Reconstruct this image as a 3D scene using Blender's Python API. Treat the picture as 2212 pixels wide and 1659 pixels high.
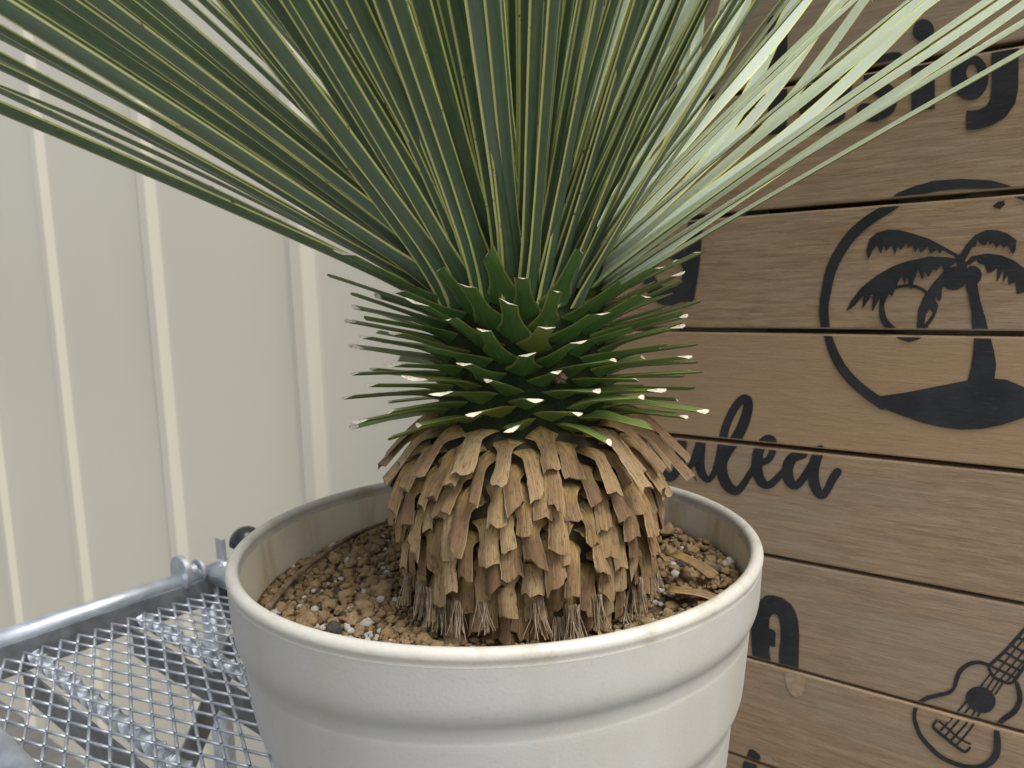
import bpy, bmesh, math, random
from math import sin, cos, pi, radians
from mathutils import Vector, Matrix, noise
from mathutils.geometry import tessellate_polygon
for o in list(bpy.data.objects): bpy.data.objects.remove(o)
SC = bpy.context.scene; COL = SC.collection
random.seed(7)

# ---------------------------------------------------------------- camera (at the origin, ground 1.30 m below)
PITCH, ROLL = radians(7.53), radians(1.78)
F = Vector((0, cos(PITCH), -sin(PITCH))); X0 = Vector((1, 0, 0)); U0 = X0.cross(F)
R = X0*cos(ROLL) - U0*sin(ROLL); U = U0*cos(ROLL) + X0*sin(ROLL)
cd = bpy.data.cameras.new('camera'); cam = bpy.data.objects.new('camera', cd); COL.objects.link(cam)
cam.matrix_world = Matrix(((R.x, U.x, -F.x, 0), (R.y, U.y, -F.y, 0), (R.z, U.z, -F.z, 0), (0, 0, 0, 1)))
cd.sensor_width = 36; cd.lens = 1661/2212*36; cd.clip_start = .01; cd.clip_end = 200
cd.dof.use_dof = True; cd.dof.focus_distance = .47; cd.dof.aperture_fstop = 15.0
SC.camera = cam
# ---------------------------------------------------------------- sky, sun, exposure (bright overcast, light from the right)
SUN = Vector((.38, -.26, .88)).normalized()
wd = bpy.data.worlds.new('World'); SC.world = wd; wd.use_nodes = True
wt = wd.node_tree; bg = wt.nodes['Background']
sky = wt.nodes.new('ShaderNodeTexSky'); sky.sky_type = 'NISHITA'; sky.sun_disc = False
sky.sun_elevation = math.asin(SUN.z); sky.sun_rotation = math.atan2(SUN.x, SUN.y)
sky.air_density = 1.0; sky.dust_density = 4.0; sky.ozone_density = 1.0
hs = wt.nodes.new('ShaderNodeHueSaturation'); hs.inputs['Saturation'].default_value = .35
wt.links.new(sky.outputs[0], hs.inputs['Color']); wt.links.new(hs.outputs[0], bg.inputs['Color'])
bg.inputs['Strength'].default_value = .06
sd = bpy.data.lights.new('sun', 'SUN'); sd.energy = 1.5; sd.angle = radians(42); sd.color = (1, .97, .92)
so = bpy.data.objects.new('sun', sd); COL.objects.link(so); so.rotation_euler = SUN.to_track_quat('Z', 'Y').to_euler()
SC.view_settings.view_transform = 'Standard'; SC.view_settings.look = 'None'
SC.view_settings.exposure = 1.78; SC.view_settings.gamma = 1; SC.view_settings.use_curve_mapping = False
SC.render.engine = 'CYCLES'

# ---------------------------------------------------------------- helpers
def link(o, parent=None):
    COL.objects.link(o)
    if parent is not None: o.parent = parent
    return o
def tag(o, label=None, cat=None, group=None, kind=None):
    for k, v in (('label', label), ('category', cat), ('group', group), ('kind', kind)):
        if v: o[k] = v
    return o
def empty(name, loc=(0, 0, 0), rz=0):
    o = bpy.data.objects.new(name, None); COL.objects.link(o); o.location = loc; o.rotation_euler = (0, 0, rz); o.empty_display_size = .02
    return o
def mesh(name, verts, faces, mats, parent=None, smooth=True, uv=None, mi=None):
    m = bpy.data.meshes.new(name); m.from_pydata(verts, [], faces)
    for mm in (mats if isinstance(mats, (list, tuple)) else [mats]): m.materials.append(mm)
    if smooth: m.polygons.foreach_set('use_smooth', [True]*len(m.polygons))
    if mi: m.polygons.foreach_set('material_index', mi)
    if uv:
        l = m.uv_layers.new(name='UVMap'); flat = []
        for lp in m.loops: flat += uv[lp.vertex_index]
        l.data.foreach_set('uv', flat)
    return link(bpy.data.objects.new(name, m), parent)
def bmobj(name, bm, mat, parent=None, smooth=False):
    m = bpy.data.meshes.new(name); bm.to_mesh(m); bm.free(); m.materials.append(mat)
    if smooth: m.polygons.foreach_set('use_smooth', [True]*len(m.polygons))
    return link(bpy.data.objects.new(name, m), parent)
def box(bm, c, dx, dy, dz, hx, hy, hz, bev=0):
    """box centred c with unit axes dx,dy,dz and half sizes"""
    c = Vector(c); vs = []
    for sx in (-1, 1):
        for sy in (-1, 1):
            for sz in (-1, 1): vs.append(bm.verts.new(c + dx*hx*sx + dy*hy*sy + dz*hz*sz))
    fs = [bm.faces.new([vs[i] for i in q]) for q in ((0, 1, 3, 2), (4, 6, 7, 5), (0, 4, 5, 1), (2, 3, 7, 6), (0, 2, 6, 4), (1, 5, 7, 3))]
    if bev:
        es = list({e for f in fs for e in f.edges})
        bmesh.ops.bevel(bm, geom=es, offset=bev, segments=2, profile=.6, affect='EDGES')
def tube(bm, pts, rad, n=14, cap=True):
    pts = [Vector(p) for p in pts]; rings = []
    rr = rad if isinstance(rad, (list, tuple)) else [rad]*len(pts)
    for i, p in enumerate(pts):
        t = (pts[min(i+1, len(pts)-1)] - pts[max(i-1, 0)]).normalized()
        a = t.cross(Vector((0, 0, 1)));
        if a.length < 1e-3: a = t.cross(Vector((1, 0, 0)))
        a.normalize(); b = t.cross(a)
        rings.append([bm.verts.new(p + (a*cos(2*pi*k/n) + b*sin(2*pi*k/n))*rr[i]) for k in range(n)])
    for A, B in zip(rings, rings[1:]):
        for k in range(n): bm.faces.new((A[k], A[(k+1) % n], B[(k+1) % n], B[k]))
    if cap: bm.faces.new(rings[0][::-1]); bm.faces.new(rings[-1])
def smoothpath(pts, sub=6):
    P = [Vector(p) for p in pts]; out = []
    for i in range(len(P)-1):
        a, b, c, d = P[max(i-1, 0)], P[i], P[i+1], P[min(i+2, len(P)-1)]
        for j in range(sub):
            t = j/sub; out.append(.5*((2*b) + (c-a)*t + (2*a-5*b+4*c-d)*t*t + (-a+3*b-3*c+d)*t**3))
    return out + [P[-1]]
def lathe(name, prof, mat, parent, n=128, off=None):
    vs = []; fs = []; m = len(prof)
    for k in range(n):
        a = 2*pi*k/n
        for r, z in prof:
            dz = off(a, r, z) if off else 0
            vs.append((r*cos(a), r*sin(a), z + dz))
    for k in range(n):
        for j in range(m-1): fs.append((k*m+j, ((k+1) % n)*m+j, ((k+1) % n)*m+j+1, k*m+j+1))
    return mesh(name, vs, fs, mat, parent)
def interp(x, T):
    if x <= T[0][0]: return T[0][1]
    for (a, b), (c, d) in zip(T, T[1:]):
        if x <= c: return b + (d-b)*(x-a)/(c-a)
    return T[-1][1]

# ---------------------------------------------------------------- materials
class NB:
    def __init__(s, name):
        s.m = bpy.data.materials.new(name); s.m.use_nodes = True; s.t = s.m.node_tree; s.b = s.t.nodes['Principled BSDF']
    def n(s, typ, ins=None, **kw):
        q = s.t.nodes.new('ShaderNode' + typ)
        for k, v in kw.items(): setattr(q, k, v)
        for k, v in (ins or {}).items(): s.set(q, k, v)
        return q
    def set(s, q, k, v):
        i = q.inputs[k]
        if isinstance(v, bpy.types.NodeSocket): s.t.links.new(v, i)
        else: i.default_value = v
    def math(s, op, a, b=0.0, c=None):
        q = s.n('Math', operation=op); s.set(q, 0, a); s.set(q, 1, b)
        if c is not None: s.set(q, 2, c)
        return q.outputs[0]
    def ramp(s, v, lo, hi, a=0.0, b=1.0):
        q = s.n('MapRange', {'Value': v, 'From Min': lo, 'From Max': hi, 'To Min': a, 'To Max': b}, interpolation_type='SMOOTHSTEP'); return q.outputs[0]
    def mix(s, f, a, b, mode='MIX'):
        q = s.n('Mix', data_type='RGBA', blend_type=mode); q.clamp_factor = True
        s.set(q, 0, f); s.set(q, 6, a); s.set(q, 7, b); return q.outputs[2]
    def noise(s, vec, scale, detail=4, rough=.55, dist=0):
        q = s.n('TexNoise', {'Vector': vec, 'Scale': scale, 'Detail': detail, 'Roughness': rough, 'Distortion': dist}); return q.outputs['Fac']
    def mapping(s, vec, scale=(1, 1, 1), loc=(0, 0, 0)):
        q = s.n('Mapping', {'Vector': vec, 'Scale': scale, 'Location': loc}); return q.outputs[0]
    def bump(s, h, strength=.3, dist=.001):
        q = s.n('Bump', {'Height': h, 'Strength': strength, 'Distance': dist}); s.t.links.new(q.outputs[0], s.b.inputs['Normal'])
    def out(s, color=None, rough=None, **kw):
        if color is not None: s.set(s.b, 'Base Color', color)
        if rough is not None: s.set(s.b, 'Roughness', rough)
        for k, v in kw.items(): s.set(s.b, k.replace('_', ' '), v)
        return s.m
    @property
    def obj(s): return s.n('TexCoord').outputs['Object']
    @property
    def uv(s): return s.n('TexCoord').outputs['UV']
    @property
    def rnd(s): return s.n('ObjectInfo').outputs['Random']
def rgb(r, g, b): return (r, g, b, 1)

def mat_leaf():
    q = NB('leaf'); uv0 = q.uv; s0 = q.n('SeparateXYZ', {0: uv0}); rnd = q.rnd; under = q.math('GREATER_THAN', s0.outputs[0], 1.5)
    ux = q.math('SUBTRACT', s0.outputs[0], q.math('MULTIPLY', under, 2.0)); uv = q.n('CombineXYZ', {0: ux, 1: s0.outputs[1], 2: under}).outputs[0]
    edge = q.math('MULTIPLY', q.math('ABSOLUTE', q.math('SUBTRACT', ux, .5)), 2.0)
    shift = q.n('CombineXYZ', {0: q.math('MULTIPLY', rnd, 37.0), 1: q.math('MULTIPLY', rnd, 91.0), 2: 0.0}).outputs[0]
    v2 = q.n('VectorMath', {0: uv, 1: shift}, operation='ADD').outputs[0]
    stripe = q.noise(q.mapping(v2, (9, 1.2, 1)), 2.2, 3, .6)
    blot = q.noise(q.mapping(v2, (1.5, 9, 1)), 1.6, 3)
    c = q.mix(q.ramp(stripe, .3, .7), rgb(.050, .095, .040), rgb(.105, .160, .085))
    c = q.mix(q.math('MULTIPLY', q.ramp(blot, .4, .75), .45), c, rgb(.042, .080, .024))
    c = q.mix(q.ramp(rnd, .2, 1, 0, .45), c, rgb(.15, .215, .15))
    c = q.mix(under, q.mix(.80, c, rgb(.56, .66, .53)), c)  # skylight painted in: upper faces far paler, undersides kept dark as if unlit
    fr = q.ramp(edge, .72, .84)
    c = q.mix(fr, c, q.mix(rnd, rgb(.58, .62, .16), rgb(.70, .70, .28)))
    rust = q.noise(q.mapping(v2, (2.2, 14, 1)), 1.3, 4, .6)
    rf = q.math('MULTIPLY', q.ramp(rust, .63, .70), q.ramp(edge, .55, .9))
    c = q.mix(rf, c, rgb(.16, .055, .015))
    h = q.noise(q.mapping(v2, (26, .6, 1)), 2.0, 2)
    q.bump(h, .35, .0006)
    return q.out(c, q.ramp(stripe, .2, .8, .33, .48), Specular_IOR_Level=.55, Sheen_Weight=.04, Sheen_Roughness=.4)
def mat_stub():
    q = NB('leaf_stub'); uv0 = q.uv; s0 = q.n('SeparateXYZ', {0: uv0}); rnd = q.rnd; under = q.math('GREATER_THAN', s0.outputs[0], 1.5)
    ux = q.math('SUBTRACT', s0.outputs[0], q.math('MULTIPLY', under, 2.0)); uv = q.n('CombineXYZ', {0: ux, 1: s0.outputs[1], 2: under}).outputs[0]
    edge = q.math('MULTIPLY', q.math('ABSOLUTE', q.math('SUBTRACT', ux, .5)), 2.0)
    shift = q.n('CombineXYZ', {0: q.math('MULTIPLY', rnd, 37.0), 1: q.math('MULTIPLY', rnd, 91.0), 2: 0.0}).outputs[0]
    v2 = q.n('VectorMath', {0: uv, 1: shift}, operation='ADD').outputs[0]
    stripe = q.noise(q.mapping(v2, (9, 3, 1)), 2.2, 3, .6)
    c = q.mix(q.ramp(stripe, .3, .7), rgb(.065, .135, .038), rgb(.115, .205, .058))
    low_lit = q.n('SeparateColor', {0: q.n('ObjectInfo').outputs['Color']}).outputs[0]
    c = q.mix(q.math('MULTIPLY', low_lit, .8), c, rgb(.20, .27, .065))  # lower stubs catch more light; that brightness is painted as paler green
    c = q.mix(q.ramp(rnd, .6, 1, 0, .5), c, rgb(.15, .22, .055))
    c = q.mix(q.ramp(rnd, .95, .96, 0, .3), c, rgb(.38, .30, .06))
    c = q.mix(q.math('MULTIPLY', q.ramp(edge, .78, .92), .8), c, rgb(.33, .33, .10))
    rust = q.noise(q.mapping(v2, (2.2, 8, 1)), 1.5, 4, .6)
    c = q.mix(q.math('MULTIPLY', q.ramp(rust, .62, .70), q.ramp(edge, .5, .9)), c, rgb(.17, .07, .02))
    q.bump(q.noise(q.mapping(v2, (24, 1, 1)), 2.0, 2), .3, .0006)
    return q.out(c, .36, Specular_IOR_Level=.55)
def mat_cut():
    q = NB('cut_face'); o = q.obj
    c = q.mix(q.ramp(q.noise(o, 300, 3), .45, .75), rgb(.78, .72, .58), rgb(.42, .27, .14))
    return q.out(c, .8)
def mat_dry():
    q = NB('dried_leaf'); uv0 = q.uv; s0 = q.n('SeparateXYZ', {0: uv0}); rnd = q.rnd; under = q.math('GREATER_THAN', s0.outputs[0], 1.5)
    ux = q.math('SUBTRACT', s0.outputs[0], q.math('MULTIPLY', under, 2.0)); uv = q.n('CombineXYZ', {0: ux, 1: s0.outputs[1], 2: under}).outputs[0]
    shift = q.n('CombineXYZ', {0: q.math('MULTIPLY', rnd, 53.0), 1: q.math('MULTIPLY', rnd, 77.0), 2: 0.0}).outputs[0]
    v2 = q.n('VectorMath', {0: uv, 1: shift}, operation='ADD').outputs[0]
    st = q.noise(q.mapping(v2, (14, .5, 1)), 2.6, 5, .75)
    bl = q.noise(q.mapping(v2, (1.6, 2.2, 1)), 1.8, 4, .6)
    c = q.mix(q.ramp(st, .34, .60), rgb(.125, .064, .026), rgb(.47, .31, .15))
    c = q.mix(q.math('MULTIPLY', q.ramp(bl, .42, .72), .6), c, rgb(.26, .135, .055))
    c = q.mix(q.ramp(rnd, .5, 1, 0, .6), c, rgb(.55, .41, .215))
    c = q.mix(q.ramp(rnd, .45, 0, 0, .75), c, rgb(.17, .095, .05))
    c = q.mix(q.ramp(s0.outputs[1], .35, .95, 0, .35), c, rgb(.37, .255, .135))
    edge = q.math('MULTIPLY', q.math('ABSOLUTE', q.math('SUBTRACT', ux, .5)), 2.0)
    c = q.mix(q.math('MULTIPLY', q.ramp(edge, .86, .97), .35), c, rgb(.62, .50, .30))
    dirt = q.noise(q.mapping(v2, (3, 3, 1)), 3.0, 5, .7)
    c = q.mix(q.math('MULTIPLY', q.ramp(dirt, .50, .66), .75), c, rgb(.10, .065, .04))
    spot = q.noise(q.mapping(v2, (3, 4, 1)), 1.1, 2)
    c = q.mix(q.ramp(spot, .735, .75), c, rgb(.13, .035, .012))
    dk = q.noise(q.mapping(v2, (30, .35, 1)), 1.5, 2)
    c = q.mix(q.math('MULTIPLY', q.ramp(dk, .60, .66), .6), c, rgb(.09, .05, .025))
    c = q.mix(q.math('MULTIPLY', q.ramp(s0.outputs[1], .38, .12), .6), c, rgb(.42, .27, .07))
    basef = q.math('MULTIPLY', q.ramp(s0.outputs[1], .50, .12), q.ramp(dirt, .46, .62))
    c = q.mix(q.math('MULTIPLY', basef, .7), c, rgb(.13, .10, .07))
    q.bump(st, .8, .0014)
    return q.out(c, .72, Specular_IOR_Level=.3)
def mat_simple(name, c1, c2, scale, rough=.8, bump=.5, bscale=None, bd=.001, **kw):
    q = NB(name); o = q.obj
    c = q.mix(q.ramp(q.noise(o, scale, 5, .6), .35, .68), rgb(*c1), rgb(*c2))
    if bump: q.bump(q.noise(o, bscale or scale*3, 5, .65), bump, bd)
    return q.out(c, rough, **kw)
def mat_clod(name, c1, c2, c3):
    q = NB(name); g = q.n('NewGeometry').outputs['Position']; rnd = q.n('NewGeometry').outputs['Random Per Island']
    c = q.mix(q.ramp(q.noise(g, 260, 5, .65), .35, .7), rgb(*c1), rgb(*c2))
    c = q.mix(q.ramp(rnd, .3, 1, 0, .65), c, rgb(*c3))
    q.bump(q.noise(g, 700, 6, .75), 1.0, .0022)
    return q.out(c, .95, Specular_IOR_Level=.1)
def mat_pot():
    q = NB('pot_body'); o = q.obj
    c = q.mix(q.ramp(q.noise(q.mapping(o, (1, 1, .35)), 9, 4), .45, .75), rgb(.46, .455, .432), rgb(.40, .38, .32))
    c = q.mix(q.math('MULTIPLY', q.ramp(q.noise(o, 420, 3, .6), .55, .8), .35), c, rgb(.31, .305, .295))
    q.bump(q.noise(o, 520, 3, .6), .16, .0008)
    return q.out(c, .55, Specular_IOR_Level=.4)
def mat_rim(inner=False):
    q = NB('pot_inner' if inner else 'pot_rim'); o = q.obj
    a, b = (rgb(.68, .61, .48), rgb(.42, .30, .17)) if inner else (rgb(.50, .485, .435), rgb(.36, .30, .21))
    vec = q.mapping(o, (1, 1, .22)) if inner else o
    c = q.mix(q.ramp(q.noise(vec, 22 if inner else 40, 5, .65), .48, .78), a, b)
    c = q.mix(q.math('MULTIPLY', q.ramp(q.noise(o, 260, 4, .7), .62, .74), .5), c, rgb(.34, .27, .18))
    q.bump(q.noise(o, 400, 3), .25, .0007)
    return q.out(c, .5)
def mat_metal():
    q = NB('galvanised_steel'); o = q.obj
    c = q.mix(q.ramp(q.noise(o, 35, 4, .6), .35, .7), rgb(.46, .50, .545), rgb(.60, .64, .69))
    q.bump(q.noise(o, 160, 3), .12, .0006)
    return q.out(c, q.ramp(q.noise(o, 60, 4), .3, .75, .36, .56), Metallic=.8)
def mat_cream():
    q = NB('cream_painted_steel'); o = q.obj
    c = q.mix(q.ramp(q.noise(q.mapping(o, (1, 1, .3)), 3, 4, .5), .3, .75), rgb(.76, .715, .59), rgb(.735, .69, .56))
    c = q.mix(q.math('MULTIPLY', q.ramp(q.noise(q.mapping(o, (1, 1, .45)), 30, 6, .7), .64, .86), .45), c, rgb(.46, .42, .34))
    c = q.mix(q.math('MULTIPLY', q.ramp(q.noise(q.mapping(o, (1, 1, .6)), 55, 3, .6), .735, .80), .55), c, rgb(.24, .21, .17))
    q.bump(q.noise(o, 6, 2), .03, .004)
    return q.out(c, .42, Specular_IOR_Level=.4)
def mat_wood():
    q = NB('weathered_board'); o = q.obj; rnd = q.rnd
    sh = q.n('CombineXYZ', {0: q.math('MULTIPLY', rnd, 13.0), 1: 0.0, 2: q.math('MULTIPLY', rnd, 29.0)}).outputs[0]
    v = q.n('VectorMath', {0: o, 1: sh}, operation='ADD').outputs[0]
    g1 = q.noise(q.mapping(v, (9, 120, 120)), 2.6, 6, .72, .5)
    g2 = q.noise(q.mapping(v, (38, 560, 560)), 2.2, 3, .65)
    bl = q.noise(q.mapping(v, (1.2, 6, 6)), 3.0, 4, .6)
    c = q.mix(q.ramp(g1, .3, .72), rgb(.28, .185, .105), rgb(.47, .33, .20))
    c = q.mix(q.math('MULTIPLY', q.ramp(bl, .40, .68), .4), c, rgb(.37, .30, .225))
    c = q.mix(q.math('MULTIPLY', q.ramp(g2, .58, .78), .6), c, rgb(.15, .105, .07))
    c = q.mix(q.math('MULTIPLY', q.ramp(g2, .38, .22), .45), c, rgb(.48, .40, .31))
    c = q.mix(q.ramp(rnd, .5, 1, 0, .6), c, rgb(.45, .30, .165))
    c = q.mix(q.ramp(rnd, .45, 0, 0, .45), c, rgb(.31, .255, .20))
    q.bump(q.math('ADD', q.math('MULTIPLY', g2, .7), g1), .35, .0012)
    return q.out(c, .72, Specular_IOR_Level=.3)
def mat_paint():
    q = NB('black_paint'); o = q.obj
    g = q.noise(q.mapping(o, (30, 420, 420)), 2.2, 4, .7)
    c = q.mix(q.ramp(q.noise(o, 30, 4), .3, .7), rgb(.020, .022, .025), rgb(.034, .036, .040))
    c = q.mix(q.math('MULTIPLY', q.ramp(g, .56, .74), .75), c, rgb(.11, .088, .068))
    q.bump(g, .3, .001)
    return q.out(c, .5, Specular_IOR_Level=.35)
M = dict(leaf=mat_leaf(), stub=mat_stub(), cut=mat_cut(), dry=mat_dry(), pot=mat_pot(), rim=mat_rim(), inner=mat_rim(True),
         metal=mat_metal(), cream=mat_cream(), wood=mat_wood(), paint=mat_paint(),
         core=mat_simple('trunk_core', (.035, .03, .014), (.07, .052, .025), 120, .8, .6),
         stem=mat_simple('green_stem', (.010, .020, .005), (.024, .040, .010), 90, .6, .6, 200, .003, Specular_IOR_Level=.15),
         dryend=mat_simple('dry_cut_end', (.16, .11, .07), (.46, .36, .24), 500, .9, .4),
         soil=mat_simple('soil_base', (.05, .033, .018), (.13, .085, .04), 160, .95, .8),
         clod=mat_clod('clay_granule', (.23, .15, .073), (.37, .255, .13), (.41, .29, .16)),
         pumice=mat_clod('pumice', (.56, .53, .46), (.70, .67, .60), (.52, .49, .43)),
         dark=mat_clod('dark_grit', (.04, .032, .024), (.10, .08, .06), (.13, .12, .11)),
         fibre=mat_simple('leaf_fibre', (.30, .22, .14), (.50, .40, .28), 200, .8, 0),
         twig=mat_simple('twig_bark', (.10, .065, .04), (.22, .15, .09), 150, .85, .6),
         concrete=mat_simple('concrete', (.10, .098, .09), (.15, .145, .135), 8, .9, .3, 120),
         rubber=mat_simple('black_plastic', (.012, .012, .014), (.02, .02, .022), 60, .32, .1),
         board=mat_simple('shelf_board', (.42, .30, .20), (.55, .42, .30), 25, .7, .2),
         white=mat_simple('white_slat', (.62, .60, .57), (.70, .68, .66), 20, .5, .1),
         shaded=mat_simple('shaded_steel', (.13, .14, .15), (.22, .235, .25), 40, .55, .2, Metallic=.4),  # galvanised steel again, darkened in colour for the shade under the deck
         bare=mat_simple('bare_wood', (.36, .25, .15), (.50, .38, .26), 90, .8, .3),
         backing=mat_simple('grey_green_batten', (.07, .085, .08), (.11, .125, .118), 30, .8, .3))

# ---------------------------------------------------------------- wall frame: s to the right along the wall, depth along n, z up
YAW = radians(52.6)
NV = Vector((cos(YAW), sin(YAW), 0)); WV = Vector((NV.y, -NV.x, 0)); ZV = Vector((0, 0, 1))
DW = .78                                            # distance to the face of the boards
def wp(s, d, z): return WV*s + NV*d + ZV*z
GROUND = -1.30
tag(mesh('ground', [(-12, -8, GROUND), (12, -8, GROUND), (12, 12, GROUND), (-12, 12, GROUND)], [(0, 1, 2, 3)], M['concrete']), kind='structure')

# cream ribbed steel wall
wall = empty('metal_wall', wp(-1.0, .84, GROUND), 0)
tag(wall, 'tall cream painted ribbed steel wall behind the plant', 'wall')
PIT = .485; S0 = -1.085                               # one rib stands at s = S0
prof = [(-PIT/2, 0), (-.048, 0), (-.041, .001), (-.0165, .0118), (-.0125, .0130), (.0125, .0130), (.0165, .0118), (.036, .001), (.043, 0), (PIT/2, 0)]
for k in range(-14, 5):
    c = S0 + k*PIT; vs = []; fs = []; m = len(prof)
    rows = [GROUND+.004, -.9, -.5, -.1, .3, .7, 1.35]
    for z in rows:
        for x, h in prof: vs.append(wp(c+x, .84-h, z) - wall.location)
    for j in range(len(rows)-1):
        for i in range(m-1): fs.append((j*m+i, j*m+i+1, (j+1)*m+i+1, (j+1)*m+i))
    o = mesh('siding_sheet', vs, fs, M['cream'], wall, smooth=False)

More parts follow.
